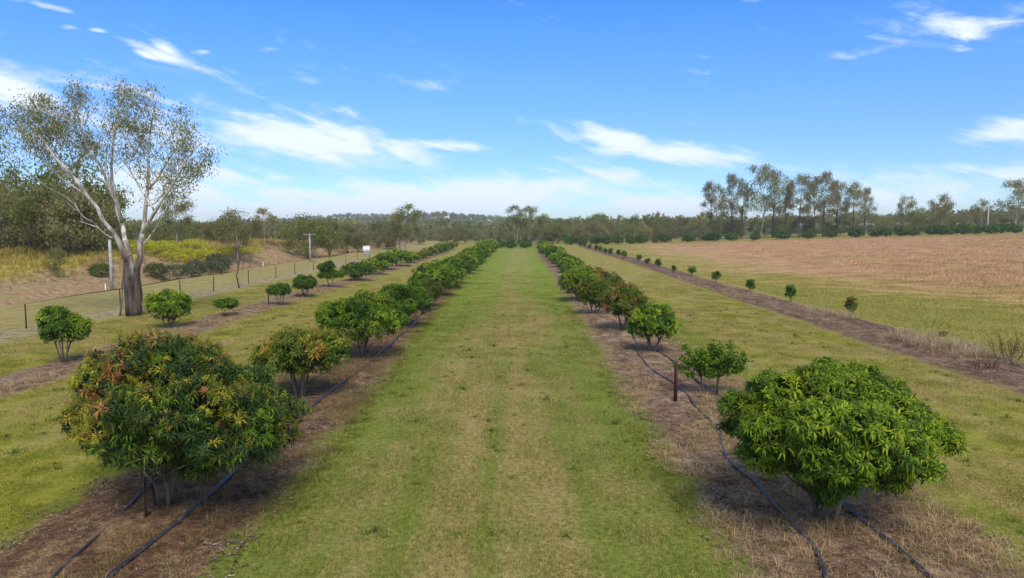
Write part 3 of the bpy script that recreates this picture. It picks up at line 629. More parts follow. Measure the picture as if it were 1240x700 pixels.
for (px, py, dy, rp, zk) in [(1025, 525, 0, 90, .72), (1000, 468, .2, 46, .75), (950, 480, .0, 44, .7), (1050, 475, .3, 44, .75), (925, 505, -.1, 42, .7), (1035, 465, .9, 50, .7), (1105, 510, .2, 46, .7), (1135, 535, .0, 38, .75), (960, 530, -.8, 50, .7),
        (1010, 510, -1.1, 46, .75), (1065, 515, -.9, 46, .7), (1100, 555, -.5, 44, .7), (1040, 555, -1.1, 50, .7), (985, 562, -.8, 44, .7), (1075, 575, -.3, 36, .6), (1010, 585, -.4, 36, .6), (945, 555, -.2, 36, .65), (960, 500, 1.1, 55, .75), (1080, 500, 1.2, 60, .75), (908, 520, .2, 26, .7)]:
    c = P_(px, py, by + dy, base); rr_ = rp / pm * .92; L.append((*c, rr_, rr_, rr_ * zk))
orchard_tree('orchard_tree', 'large glossy green orchard tree at front right with lime tipped drooping leaves', 'bright', L, 5, (bx, by, 0), .55, 3000, 15, .170, .026, True, .56, 298, 6, .032, lambda P: .35 + 1.1 * (P[:, 0] > -.1) + .5 * (P[:, 2] > 2.2), G_R, False, 0, .12)

def simple(px, D, w, h, zb, pal, seed, label, group, x=None, ntuf=430, nl=11, ll=.20, n1=15, lr=.29, nst=5, r0=.04, lobes=None, seg4=True, spread=.1):
    x = atY(px, D) if x is None else x; L = lobes or auto_lobes(w, h, zb, seed, n1, lr)
    return orchard_tree('orchard_tree', label, pal, L, seed, (x, D, tz(x, D)), zb * 1.1, int(ntuf * 1.9), nl, ll, .040, seg4, zb * .9, 0, nst, r0, None, group, pal in ('yellow', 'flush', 'orange'), 0., spread)
# left row, near part
simple(357, 19.3, 2.75, 2.2, .75, 'yellow', 21, 'second tree of the left row, yellow tipped flat crown on thin pale stems', G_L, ntuf=620, nst=5, r0=.032)
simple(434, 25.4, 3.3, 2.6, .6, 'green', 23, 'tall dome of plain dark green leaves, third tree of the left row', G_L, ntuf=640)
simple(486, 33.5, 3.0, 2.35, .35, 'green', 24, 'fourth tree of the left row, low rounded green crown beside the bending pipe', G_L, ntuf=520)
simple(517, 41.5, 1.9, 1.9, .3, 'olive', 25, 'small olive grey tree in the left row, duller than its neighbours', G_L, ntuf=330)
# right row, near part
simple(793, 26.7, 2.15, 2.05, .5, 'lime', 31, 'compact round tree with yellow top nearest beyond the staked shrub', G_R, ntuf=430, nst=3, r0=.045, lr=.27)
simple(757, 32.3, 2.6, 2.3, .6, 'orange', 32, 'orange flushed tree on a forked stem in the right row', G_R, ntuf=470)
simple(722, 38.3, 2.1, 2.2, .35, 'orange', 33, 'dark rust tinted tree behind the orange flushed one in the right row', G_R, ntuf=360)
simple(703, 45.5, 3.2, 2.35, .3, 'bright', 34, 'broad bright green tree standing before the reddish part of the right row', G_R, ntuf=480)
# outer left row, near part
simple(68, 24.3, 2.0, 2.2, .75, 'lime', 41, 'two tiered pale green tree at far left in the outer row', G_S, ntuf=330, nst=5, r0=.028,
       lobes=[(0, 0, 1.3, .6, .55, .36), (-.25, 0, 1.75, .5, .45, .3), (.35, .1, 1.45, .5, .5, .28), (.5, 0, 1.15, .36, .4, .25), (-.4, .1, 1.15, .36, .4, .22), (.45, -.2, 1.3, .35, .35, .25), (-.5, 0, 1.85, .3, .3, .22)])
simple(199, 33.4, 2.3, 1.95, .3, 'bright', 42, 'round bushy tree just right of the big gum trunk in the outer row', G_S, ntuf=420)
simple(270, 37.0, 1.35, 1.1, .55, 'green', 43, 'smallest tree of the outer row, a little green cap on thin stems', G_S, ntuf=180, nst=3, r0=.022, ll=.18)
simple(336, 42.8, 1.6, 1.5, .6, 'dark', 44, 'dark topped tree on three bare stems in the outer row', G_S, ntuf=200, nst=3, r0=.022, ll=.18)
simple(367, 48.0, 2.1, 1.6, .5, 'dark', 45, 'wide flat headed dark tree on a short pale stem in the outer row', G_S, ntuf=260, nst=4, r0=.035)
simple(398, 55.0, 2.0, 2.3, .7, 'dark', 46, 'tree of the outer row with a small round head above a wider one', G_S, ntuf=320, nst=2, r0=.04,
       lobes=[(0, 0, 1.05, .75, .7, .35), (-.5, 0, 1.0, .45, .45, .28), (.6, 0, 1.1, .5, .5, .3), (-.22, 0, 1.62, .62, .6, .46), (-.45, .1, 1.5, .4, .4, .34), (.0, 0, 1.85, .46, .44, .32), (-.1, 0, 1.35, .4, .4, .3)])
# prototypes for the rows running to the horizon
protos = []
pk = [('green', 51), ('bright', 52), ('dark', 53), ('lime', 54), ('yellow', 55), ('orange', 56), ('green', 57)]
def orchard_proto(pal, seed, w=3.9, h=2.12, zb=.25, ntuf=430, ll=.26, nl=8, low=False):
    L = auto_lobes(w, h, zb, seed, 14, .28, 0., low); tm = stems(L, zb * 1.2, seed, 4, .06).me('trunk', M_bark, True)
    (V, T, c), _, _ = orchard_crown(pal, L, seed, ntuf, nl, ll, .075, False, zb * .8, ntuf // 3); return tm, mesh('crown', V, T, M_leaf, c)
for pal, sd in pk: protos.append(orchard_proto(pal, sd))
def place(proto, loc, rz, sc, label, group, name='orchard_tree', cat='tree'):
    t = empty(name, loc, rz); t.scale = sc if hasattr(sc, '__len__') else (sc,) * 3; tag(t, label, cat, group)
    obj('trunk', proto[0], t); obj('crown', proto[1], t); return t
r = random.Random(4)
ORD = 'first second third fourth fifth sixth seventh eighth ninth tenth eleventh twelfth thirteenth fourteenth fifteenth sixteenth seventeenth eighteenth nineteenth twentieth'.split()
ORD += ['twenty-' + o for o in ORD[:9]] + ['thirtieth'] + ['thirty-' + o for o in ORD[:9]]
PN = ['green', 'bright green', 'dark green', 'lime tipped', 'yellow flushed', 'orange flushed', 'deep green']
def row(cx, y0, y1, step, seq, group, label, w=(1., .15), special={}):
    y = y0; i = 0
    while y < y1:
        x = (cx(y) if callable(cx) else cx) + r.uniform(-.25, .25); s_ = max(.6, r.gauss(*w)); p = seq[i % len(seq)] if i < len(seq) else r.choice(seq)
        place(protos[p], (x, y, tz(x, y)), r.uniform(0, 6.28), (s_ * r.uniform(.93, 1.07), s_ * r.uniform(.93, 1.07), s_ * r.uniform(.9, 1.08)), special.get(i, PN[p] + ' tree, ' + ORD[i] + ' ' + label), group); y += step * r.uniform(.85, 1.15); i += 1
row(lambda y: -6.0, 48.5, 150, 5.6, [0, 1, 0, 6, 1, 0, 3, 0, 6, 1, 0], G_L, 'in the hedge beyond the olive tree of the left row', (.95, .1),
    {0: 'first tree of the closed green hedge behind the small olive tree', 1: 'second tree of the closed green hedge of the left row'})
row(5.25, 50.5, 150, 5.4, [5, 4, 0, 5, 1, 4, 0, 3, 1, 0, 1, 3], G_R, 'in the hedge beyond the broad bright tree of the right row', (.84, .1),
    {0: 'reddish orange tree directly behind the broad bright green one', 1: 'yellow flushed tree behind the reddish orange one in the right row'})
row(lambda y: -16.1 + .95 * sst(50, 62, y) + .5 * sst(65, 110, y), 62.5, 152, 6.6, [2, 1, 0, 1, 3, 5, 4, 4, 0, 0, 2], G_S, 'beyond the two headed tree of the outer left row', (.80, .08),
    {0: 'dark bushy tree next after the one with two round heads', 1: 'light green bushy tree where the outer row closes up'})
# young trees of the right-hand row
y_pro = []
for pal, sd, w_, h_ in (('dark', 61, .62, 1.0), ('green', 62, .7, .95), ('orange', 63, .62, 1.0)):
    L = auto_lobes(w_ * 1.15, h_ * .92, .14, sd, 8, .3); tm = stems(L, .16, sd, 2, .016, (1, 1, 1), .03).me('trunk', M_bark, True)
    (V, T, c), _, _ = orchard_crown(pal, L, sd, 95, 7, .16, .045, False, .15, 30); y_pro.append((tm, mesh('crown', V, T, M_leaf, c)))
G_Y = 'young trees of the newly planted row beside the paddock'
for i, (px, py, s_, k, lab) in enumerate([(1031, 383, 1.0, 2, 'orange topped young tree nearest in the newly planted row'), (957, 366, 1.15, 0, 'second young tree, a dark upright bush on the bed edge'), (909, 355, 1.0, 0, 'third young tree, small dark bush in the new row'),
        (867, 342.5, 1.1, 1, None), (838, 335, 1.05, 1, None), (816, 332, .85, 0, None), (797, 325.5, 1.15, 0, None), (784, 322, 1., 1, None), (774, 317.5, 1.1, 1, None), (756, 313, 1.25, 1, None), (749, 311.5, 1.2, 0, None), (739, 310.5, 1.3, 0, None), (733, 308.5, 1.2, 0, None),
        (727, 306, 1.3, 1, None), (722, 305, 1.3, 0, None), (714, 303, 1.3, 0, None), (708, 300.5, 1.3, 0, None), (703, 299.5, 1.4, 0, None)]):
    x, y = ground_at(px, py); place(y_pro[k], (x, y, tz(x, y) + .05), i * 1.7, s_ * 1.15, lab or 'tiny young tree, ' + ORD[i] + ' from the near end of the newly planted row', G_Y, 'young_tree')
# staked citrus-like shrub on two stems
def staked_shrub():
    x, y = ground_at(853, 481); t = empty('staked_shrub', (x, y, 0)); tag(t, 'open leggy green shrub on two stems beside a rusty picket', 'shrub'); rr = rnd(71); m_ = MB(); V_, T_, C_ = [], [], []; nn = 0
    tips = []
    for (sx, lean) in ((.0, -.35), (.34, .3)):
        b = np.array([sx, 0, -.03]); f = b + np.array([lean * .3, .02, .62]); m_.tube([b, (b + f) / 2 + rr.normal(0, .02, 3), f], [.028, .022, .02], 7)
        for q in range(22):
            a = rr.uniform(0, 6.28); e = f + np.array([math.cos(a) * rr.uniform(.25, .75) + lean * .4, math.sin(a) * rr.uniform(.1, .5), rr.uniform(.0, .95)]); k1 = f + (e - f) * .5 + np.array([0, 0, .06]); m_.tube([f, k1, e], [.012, .008, .003], 5); tips += [(k1, e)] * 1
    for k1, e in tips:
        for q in range(44):
            p = k1 + (e - k1) * rr.uniform(.1, 1.1) + rr.normal(0, .05, 3); V, T, c = tuft(int(rr.integers(1e6)), 3, .10, .05, [MD, BR, BR, DK], .4, .4, False); M = orient(rr.normal(size=(1, 3)) + [[0, 0, .8]], rr)[0]
            V_.append(V @ M.T + p); T_.append(T + nn); C_.append(c); nn += len(V)
    obj('trunk', m_.me('trunk', M_bark, True), t); obj('crown', mesh('crown', np.concatenate(V_), np.concatenate(T_), M_leaf, np.concatenate(C_)), t)
staked_shrub()
def stake(px, py, h, lab, lean=(0, 0), r_=.022, mat=None):
    x, y = ground_at(px, py); m_ = MB(); a = r_
    # star-section steel picket: three blades
    for k in range(3):
        q = k * 2.094 + .4; dx, dy = math.cos(q) * a * 1.3, math.sin(q) * a * 1.3; nx, ny = -math.sin(q) * .004, math.cos(q) * .004
        V = [(-nx, -ny, -.1), (nx, ny, -.1), (dx + nx, dy + ny, -.1), (dx - nx, dy - ny, -.1)]; V += [(vx + lean[0], vy + lean[1], h) for vx, vy, _ in V]
        m_.add(V, [(0, 1, 5, 4), (1, 2, 6, 5), (2, 3, 7, 6), (3, 0, 4, 7), (4, 5, 6, 7), (0, 3, 2, 1)])
    return tag(obj('tree_stake', m_.me('tree_stake', mat or M_steel), None, (x, y, tz(x, y))), lab, 'stake')
stake(818, 489, 1.2, 'upright rusty steel picket left of the leggy shrub', r_=.045)
stake(868.5, 483, .75, 'thin dark stake under the right half of the leggy shrub', r_=.022)
stake(177, 632, .85, 'dark upright stake left of the stems of the biggest front tree', r_=.022)
stake(190, 621, .5, 'short slanting stake against the stems of the biggest front tree', (-.12, .1), .018)
stake(983, 634, .5, 'dark stake leaning by the stems of the glossy front right tree', (.14, .05), .02)
stake(325, 370, 1.15, 'thin stake beside the dark topped tree on bare stems', r_=.03)

# cross row of round trees closing the lanes and the paddock
G_C = 'round dark trees of the cross row along the far edge'
cp = [orchard_proto('dark', 81, 4.2, 2.5, .08, 420, .3, 8, True), orchard_proto('dark', 82, 3.8, 2.4, .1, 400, .3, 8, True), orchard_proto('dark', 83, 4.2, 2.5, .08, 420, .3, 8, True)]
cross = [(618, 156), (636, 156), (604, 158)] + [(px, 184) for px in (692, 705, 722, 735, 749, 764, 777, 794, 807, 834, 858, 865, 888, 915, 949, 979, 1009, 1038, 1063, 1073, 1094, 1106, 1133, 1141, 1155, 1167, 1186, 1201, 1217, 1230)]
for i, (px, D) in enumerate(cross):
    x = atY(px, D); s_ = (.62 if px == 794 else .95 + .12 * math.sin(i * 2.3)) * (.95 if D < 170 else 1.)
    if px > 930: s_ *= 1.15
    lab = {618: 'round dark tree left of centre closing the end of the middle lane', 636: 'round dark tree right of centre closing the end of the middle lane', 794: 'smallest and palest tree of the cross row'}.get(px, 'round dark tree, ' + ORD[max(0, i - 3)] + ' from the left along the far paddock edge')
    t = place(cp[i % 3], (x, D + (i % 2) * 1.2, tz(x, D)), i * 1.3, s_, lab, G_C)

# ------------------------------------------------------------------ eucalypts by space colonisation
def colonise(nodes, parent, attr, step, kill, iters, wob=.12, seed=0, influence=1e9):
    rr = rnd(seed); Np = [np.array(p, float) for p in nodes]; par = list(parent); A = np.array(attr, float); X = np.array(Np)
    D = np.linalg.norm(A[:, None] - X[None], axis=2); nd = D.min(1); ni = D.argmin(1); alive = np.ones(len(A), bool)
    for it in range(iters):
        if not alive.any(): break
        idx = np.where(alive & (nd < influence))[0]
        if not len(idx): break
        acc = {}
        for i in idx:
            v = A[i] - Np[ni[i]]; acc.setdefault(int(ni[i]), []).append(v / (np.linalg.norm(v) + 1e-9))
        new = []
        for k, vs in acc.items():
            d = np.sum(vs, 0); q = np.linalg.norm(d)
            if q < 1e-3: d = rr.normal(size=3); q = np.linalg.norm(d)
            d = d / q + rr.normal(0, wob, 3); pd = Np[k] - Np[par[k]] if par[k] >= 0 else np.zeros(3); d = d + .5 * pd / (np.linalg.norm(pd) + 1e-9) ; d /= np.linalg.norm(d)
            p = Np[k] + d * step
            if it > 3 and any(par[c_] == k and np.linalg.norm(Np[c_] - p) < step * .25 for c_ in range(max(0, len(Np) - 60), len(Np))): continue
            new.append((p, k))
        if not new: break
        b = len(Np)
        for p, k in new: Np.append(p); par.append(k)
        Xn = np.array([p for p, _ in new]); Dn = np.linalg.norm(A[:, None] - Xn[None], axis=2); m1 = Dn.min(1); a1 = Dn.argmin(1)
        better = m1 < nd; nd[better] = m1[better]; ni[better] = a1[better] + b; alive &= nd > kill
    return np.array(Np), np.array(par)
def skeleton_mesh(Np, par, rtip, expn, rmax, darkz=None, k0=8, name='trunk', mat=None, colf=None, pw=1.5, rov=None):
    n_ = len(Np); ch = [[] for _ in range(n_)]
    for i in range(n_):
        if par[i] >= 0: ch[par[i]].append(i)
    rad = np.zeros(n_)
    for i in range(n_ - 1, -1, -1): rad[i] = rtip if not ch[i] else sum(rad[c] ** expn for c in ch[i]) ** (1 / expn)
    dist = np.zeros(n_)
    for i in range(n_):
        if par[i] >= 0: dist[i] = dist[par[i]] + np.linalg.norm(Np[i] - Np[par[i]])
    nat_ = rad.copy(); rad = rtip + (rmax - rtip) * ((rad - rtip) / (rad[0] - rtip)) ** pw * (1 - .62 * np.sqrt(dist / dist.max()))
    if rov:
        for i in range(n_):
            if i in rov: rad[i] = rov[i]
            elif par[i] >= 0: rad[i] = min(rad[i] * .8, rad[par[i]] * (.62 if par[i] in rov else 1.))
    rad = np.maximum(rad, rtip * .6); m_ = MB()
    def chain(start, first):
        P = [Np[start], Np[first]]; Rr = [rad[first], rad[first]]; cur = first; side = []
        while ch[cur]:
            c = sorted(ch[cur], key=lambda q: -rad[q]); side += [(cur, q) for q in c[1:]]; cur = c[0]; P.append(Np[cur]); Rr.append(rad[cur])
        Rr[-1] *= .5; return P, Rr, side
    st = [(0, c) for c in ch[0]]
    while st:
        a, b = st.pop(); P, Rr, side = chain(a, b); k = k0 if Rr[0] > .09 else (6 if Rr[0] > .04 else 4)
        if a == 0: Rr[0] *= 1.25
        V, Q, T = tube(P, Rr, k); col = np.ones((len(V), 3)) if colf is None else colf(V); m_.add(V, Q, T, col); st += side
    return m_.me(name, mat, True), nat_, ch
def hang_leaves(Np, rad, ch, rtip, per, spread, ll, lw, cols, seed, thr=1.6, down=.8, clump=None):
    rr = rnd(seed); tips = [i for i in range(len(Np)) if rad[i] < rtip * thr]; C0 = Np[tips]; wts = rr.gamma(1.1, 1., len(tips)); cnt = np.round(per * wts / wts.mean()).astype(int); n_ = int(cnt.sum())
    b = np.repeat(C0, cnt, 0) + rr.normal(0, 1, (n_, 3)) * np.array([spread, spread, spread * .8]) + np.array([0, 0, -spread * .25])
    d = rr.normal(0, 1, (n_, 3)) * .75; d[:, 2] -= down; d /= np.linalg.norm(d, axis=1, keepdims=True); s_ = np.cross(d, rr.normal(size=(n_, 3))); s_ /= np.linalg.norm(s_, axis=1, keepdims=True)
    l = (ll * rr.uniform(.6, 1.3, n_))[:, None]; w = (lw * rr.uniform(.7, 1.2, n_))[:, None]; m = b + d * l * .45
    V = np.stack([b, m - s_ * w / 2, m + s_ * w / 2, b + d * l], 1).reshape(-1, 3); k = np.arange(n_) * 4
    T = np.concatenate([np.stack([k, k + 1, k + 2], 1), np.stack([k + 1, k + 3, k + 2], 1)])
    cc = np.array(cols)[rr.integers(len(cols), size=len(tips))]; cc = np.repeat(cc, cnt, 0) * rr.uniform(.7, 1.3, (n_, 1)); return V, T, np.repeat(cc, 4, 0)
GUMC = [(.215, .220, .070), (.165, .180, .055), (.255, .245, .090), (.215, .190, .075), (.145, .165, .055)]
# --- the big multi-stemmed gum at the left
def big_gum():
    D = 37.6; x0 = atY(155, D); z0 = tz(x0, D); pm = D
    def W(px, py, dy=0.):
        x = atY(px, D + dy); d = ray(px, py); return (x - x0, dy, CAMZ + d.z * (D + dy) / d.y - z0)
    paths = [  # polylines from the fork; index of the start node given by nearest point
        [(155, 384, 0), (154, 368, 0), (153, 350, 0), (152, 335, 0), (153, 322, 0)],
        [(153, 322, 0), (147, 308, -.1), (142, 294, -.3), (136, 282, -.5), (126, 268, -.8), (116, 253, -1.1), (107, 238, -1.4), (97, 222, -1.6), (86, 205, -1.8), (72, 190, -2.), (58, 172, -2.2), (48, 155, -2.3)],
        [(153, 322, 0), (153, 306, .4), (150, 290, .7), (147, 272, .9), (144, 255, 1.1), (142, 238, 1.2), (140, 220, 1.3), (139, 200, 1.3), (141, 178, 1.3), (146, 150, 1.2), (150, 122, 1.1)],
        [(147, 272, .9), (142, 250, .4), (136, 232, 0.), (131, 214, -.3), (124, 198, -.6), (112, 180, -1.), (104, 158, -1.3), (108, 132, -1.4)],
        [(155, 384, 0), (161, 374, -.15), (161.5, 358, -.2), (161, 342, -.2), (162.5, 326, -.25), (165.5, 312, -.3), (168, 298, -.4), (172, 284, -.5), (175, 268, -.5), (177, 250, -.4), (180, 232, -.2), (183, 214, 0), (184, 196, .2), (186, 176, .4), (189, 152, .6), (192, 128, .8)],
        [(172, 284, -.5), (180, 270, -.9), (188, 256, -1.2), (197, 243, -1.5), (206, 230, -1.7), (216, 212, -1.9), (226, 198, -2.), (238, 182, -2.), (246, 172, -2.)],
        [(183, 230, -.1), (192, 216, .3), (202, 200, .7), (212, 187, 1.), (224, 175, 1.4), (234, 160, 1.6)],
        [(107, 238, -1.4), (95, 228, -1.), (80, 214, -.4), (64, 200, 0.), (45, 186, .4), (25, 178, .8)],
        [(140, 292, -.3), (128, 284, .2), (116, 276, .6), (104, 270, 1.), (97, 268, 1.2)],
        [(164, 305, -.3), (176, 292, .2), (186, 280, .6), (198, 262, 1.), (206, 245, 1.3)]]
    RP = [(7.0, 5.6), (3.4, .9), (3.6, .8), (2.4, .7), (5.2, .8), (2.4, .7), (1.8, .6), (1.5, .6), (1.0, .5), (1.4, .5)]; rov = {0: 7.2 / 22}
    nodes = []; par = []
    for pi, pl in enumerate(paths):
        pts = [np.array(W(*p)) for p in pl]
        if pi == 0: nodes.append(pts[0]); par.append(-1); cur = 0
        else: cur = int(np.argmin([np.linalg.norm(q - pts[0]) for q in nodes]))
        qi = 0
        for a, b in zip(pts[:-1], pts[1:]):
            nodes.append(b + (0 if pi == 0 else rnd(pi * 99 + len(nodes)).normal(0, .04, 3))); par.append(cur); cur = len(nodes) - 1; qi = qi + 1; ff = qi / (len(pl) - 1); rov[cur] = (RP[pi][0] + (RP[pi][1] - RP[pi][0]) * ff ** .8) / 22.
    rr = rnd(17); A = []
    for (px, py, dy, rx, ry, n_) in [(38, 145, -2, 40, 26, 90), (62, 165, 0, 40, 30, 50), (15, 165, .5, 25, 22, 26), (105, 112, -1, 22, 20, 46), (85, 130, 1, 28, 20, 44), (150, 108, 1, 17, 20, 44), (150, 140, -1, 26, 22, 30), (190, 122, 0, 26, 22, 60), (172, 160, 1.5, 22, 26, 26),
            (215, 140, 1, 22, 20, 34), (235, 165, -1.5, 22, 24, 46), (250, 188, -1, 15, 14, 22), (262, 185, 0, 6, 8, 6), (225, 200, 0, 18, 14, 14), (120, 172, 1, 26, 18, 30), (100, 185, -1, 22, 14, 16), (150, 190, 0, 20, 12, 12), (175, 205, -1, 10, 14, 10), (235, 212, 0, 8, 6, 6), (158, 232, 1, 7, 5, 5), (30, 200, 0, 22, 14, 12), (75, 225, .5, 26, 12, 12)]:
        sub_ = [(lambda q: q / np.linalg.norm(q) * rr.random() ** .4)(rr.normal(size=3)) for _ in range(max(3, n_ // 6))]
        for k in range(int(n_ * 1.7)):
            d = sub_[k % len(sub_)] + rr.normal(0, .17, 3); p = W(px + d[0] * rx, py + d[2] * ry, dy + d[1] * rx / 22. * .9); A.append(p)
    for i in range(120):                     # rising side branches fanning off the limbs
        a = np.array(A[rr.integers(len(A))]); nn_ = np.array(nodes); dd = np.linalg.norm(nn_ - a, axis=1); up_ = a[2] - nn_[:, 2]
        ok = (up_ > .55 * dd) & (dd > 1.6) & (dd < 4.8) & (nn_[:, 2] > 4.2)
        if not ok.any(): continue
        c0 = int(rr.choice(np.where(ok)[0])); p0 = nn_[c0]; cur = c0; m_ = 7; side = np.cross(a - p0, rr.normal(size=3)); side *= .10 * np.linalg.norm(a - p0) / np.linalg.norm(side)
        for k in range(1, m_ + 1):
            f = k / m_; nodes.append(p0 + (a - p0) * f + side * math.sin(f * math.pi) + rr.normal(0, .05, 3)); par.append(cur); cur = len(nodes) - 1
    Np, par = colonise(nodes, par, A, .42, .5, 60, .22, 3)
    def colf(V):
        n_ = 1 - .84 * sst(4.1, 2.3, V[:, 2] + .55 * np.sin(V[:, 0] * 7) + .45 * np.sin(V[:, 1] * 9 + 1))[:, None]; return np.ones((len(V), 3)) * n_ * (np.array([1., .97, .94]) * (n_ > .5) + np.array([1., .84, .70]) * (n_ <= .5))
    me, rad, ch = skeleton_mesh(Np, par, .017, 2.15, .37, None, 12, 'trunk', M_gumbark, colf, 1.45, rov)
    t = empty('gum_tree', (x0, D, z0)); tag(t, 'tall multi stemmed gum with white limbs and dark stocking bark beside the fence', 'tree'); obj('trunk', me, t)
    V, T, c = hang_leaves(Np, rad, ch, .017, 19, .24, .18, .05, GUMC, 5, 1.9, 1.1); obj('crown', mesh('crown', V, T, M_gum, c), t)
    # dead leaning branch against the trunk
    m_ = MB(); m_.tube([(-.62, -.15, 0), (-.52, -.1, .9), (-.5, 0, 1.9), (-.3, 0, 2.6)], [.05, .045, .04, .03], 6, (.35, .32, .3)); obj('limb', m_.me('limb', M_gumbark, True), t, (0, 0, 0))
    return t
big_gum()
# --- generic eucalypt prototypes (height in metres, foliage pads high, clear trunk)
def gum_proto(seed, H, Wd, clear, nst=1, dens=1., bushy=False, barkm=M_greybark, cols=GUMC, ll=.38, lw=.12, per=9, spread=.42, nat=130, rtrunk=.2, lean=0.):
    rr = rnd(seed); nodes = [np.zeros(3)]; par = [-1]
    for s_ in range(nst):
        cur = 0; a = rr.uniform(0, 6.28); q = 0 if nst == 1 else .18; n_ = max(2, int(clear * H / .8))
        for i in range(1, n_ + 1):
            z = clear * H * i / n_; nodes.append(np.array([math.cos(a) * q * z + lean * z, math.sin(a) * q * z, z]) + rr.normal(0, .06, 3) * min(1, z)); par.append(cur); cur = len(nodes) - 1
    A = []; npad = int(6 + Wd * 1.1)
    for i in range(npad):
        t_ = i * 2.399 + rr.normal(0, .4); f = (i + .5) / npad; z = H * (clear * .95 + (1 - clear * .95) * (f if not bushy else f ** .8)); prof = math.sin(math.pi * min(1, max(.08, (f * .78 + .16)))) ; q = Wd / 2 * prof * rr.uniform(.45, .95)
        c = np.array([math.cos(t_) * q + lean * z, math.sin(t_) * q, min(z, H * .93)]); rp = Wd * rr.uniform(.12, .2) * (1.2 if bushy else 1)
        for k in range(int(nat * dens / npad)):
            d = rr.normal(size=3); d /= np.linalg.norm(d); A.append(c + d * rr.random() ** .4 * rp * np.array([1, 1, .65]))
    Np, par = colonise(nodes, par, A, .55 * max(1, H / 14), .6 * max(1, H / 14), 45, .18, seed)
    me, rad, ch = skeleton_mesh(Np, par, .018, 2.2, rtrunk, None, 7, 'trunk', barkm)
    V, T, c = hang_leaves(Np, rad, ch, .018, int(per * 1.9), spread, ll, lw, cols, seed + 1, 2.0 if not bushy else 2.6, .7); return me, mesh('crown', V, T, M_gum, c)
GREEN = [(.23, .24, .060), (.185, .20, .052), (.27, .265, .075), (.15, .175, .050)]
GREY = [(.275, .255, .105), (.225, .220, .09), (.31, .275, .12), (.25, .21, .09)]
BROWN = [(.235, .19, .078), (.19, .17, .070), (.17, .155, .06), (.25, .215, .088)]
T_open = [gum_proto(201 + i, 10, 7, .42, 1, .9, False, M_greybark, [GUMC, GREY, BROWN][i % 3], per=22) for i in range(3)]
T_tall = [gum_proto(211 + i, 19, [11, 9, 12, 10][i], .42, [1, 2, 1, 1][i], 1.3, False, M_darkbark if i != 1 else M_greybark, [BROWN, GUMC, BROWN, GREY][i], ll=.5, lw=.2, per=15, spread=.62, nat=170, rtrunk=.34) for i in range(4)]
T_bush = [gum_proto(221 + i, 8, [8, 7, 9, 6][i], .16, 2, 1.3, True, M_darkbark, [GREEN, GREY, BROWN, GUMC][i], ll=.42, lw=.16, per=14, spread=.5, nat=190, rtrunk=.16) for i in range(4)]
T_sap = gum_proto(231, 5, 2.8, .4, 1, .5, False, M_darkbark, BROWN, ll=.16, lw=.04, per=9, spread=.25, nat=110, rtrunk=.055)
def true_h(proto):
    k = proto[1].name
    if k not in TH: q = np.zeros(len(proto[1].vertices) * 3); proto[1].vertices.foreach_get('co', q); TH[k] = float(np.percentile(q[2::3], 98.5))
    return TH[k]
TH = {}
def tree(proto, px, D, top, label, group=None, H=8., name='gum_tree', wide=1., rz=None, base=None):
    x = atY(px, D); z = tz(x, D); d = ray(px, top); ztop = CAMZ + d.z * D / d.y; s_ = (ztop - z) / true_h(proto); wide = wide * true_h(proto) / H
    return place(proto, (x, D, z - .05), r.uniform(0, 6.28) if rz is None else rz, (s_ * wide, s_ * wide, s_), label, group, name)
r = random.Random(9)
# single trees one can point at
tree(T_bush[0], 82, 74, 196, 'dense green tree with a dark leaning trunk behind the white gum limbs', wide=1.0, H=8)
tree(T_bush[1], 92, 71, 232, 'lower grey green tree hugging the dense one behind the gum', wide=1.1)
tree(T_bush[3], 66, 58, 300, 'scraggly low sapling thicket on the bank below the dense trees', wide=.8, name='bushy_tree')
tree(T_open[0], 213, 96, 236, 'open headed tree rising behind the yellow bank right of the gum', H=10)
tree(T_open[2], 286, 88, 255, 'spreading brownish tree behind the right end of the yellow bank', H=10, wide=1.3)
tree(T_open[1], 320, 110, 252, 'upright tree with a white trunk left of the power pole', H=10, wide=.9)
tree(T_bush[0], 372, 112, 262, 'bushy tree directly behind the power pole', wide=1.1)
tree(T_bush[3], 398, 116, 265, 'rounded tree to the right of the power pole', wide=1.0)
tree(T_sap, 287, 54.5, 272, 'thin sapling with a nearly bare top between fence and bank', H=5, name='sapling')
tree(T_open[0], 491, 128, 248, 'tall tree with pale trunks standing above the outer left orchard row', H=10, wide=1.05)
tree(T_open[2], 484, 131, 262, 'shorter tree leaning out left of the tall pale trunked one', H=10, wide=.9)
tree(T_tall[1], 624, 166, 249, 'sparse many stemmed gum at the end of the middle lane', H=19, wide=1.15)
tree(T_open[1], 640, 168, 250, 'thin crowned gum right beside the sparse one at the lane end', H=10, wide=1.0)
tree(T_open[0], 652, 170, 262, 'low open gum at the right edge of the lane end group', H=10)
tree(T_open[2], 795, 215, 257, 'small dark pronged gum above the scrub beyond the paddock', H=10, wide=.7)
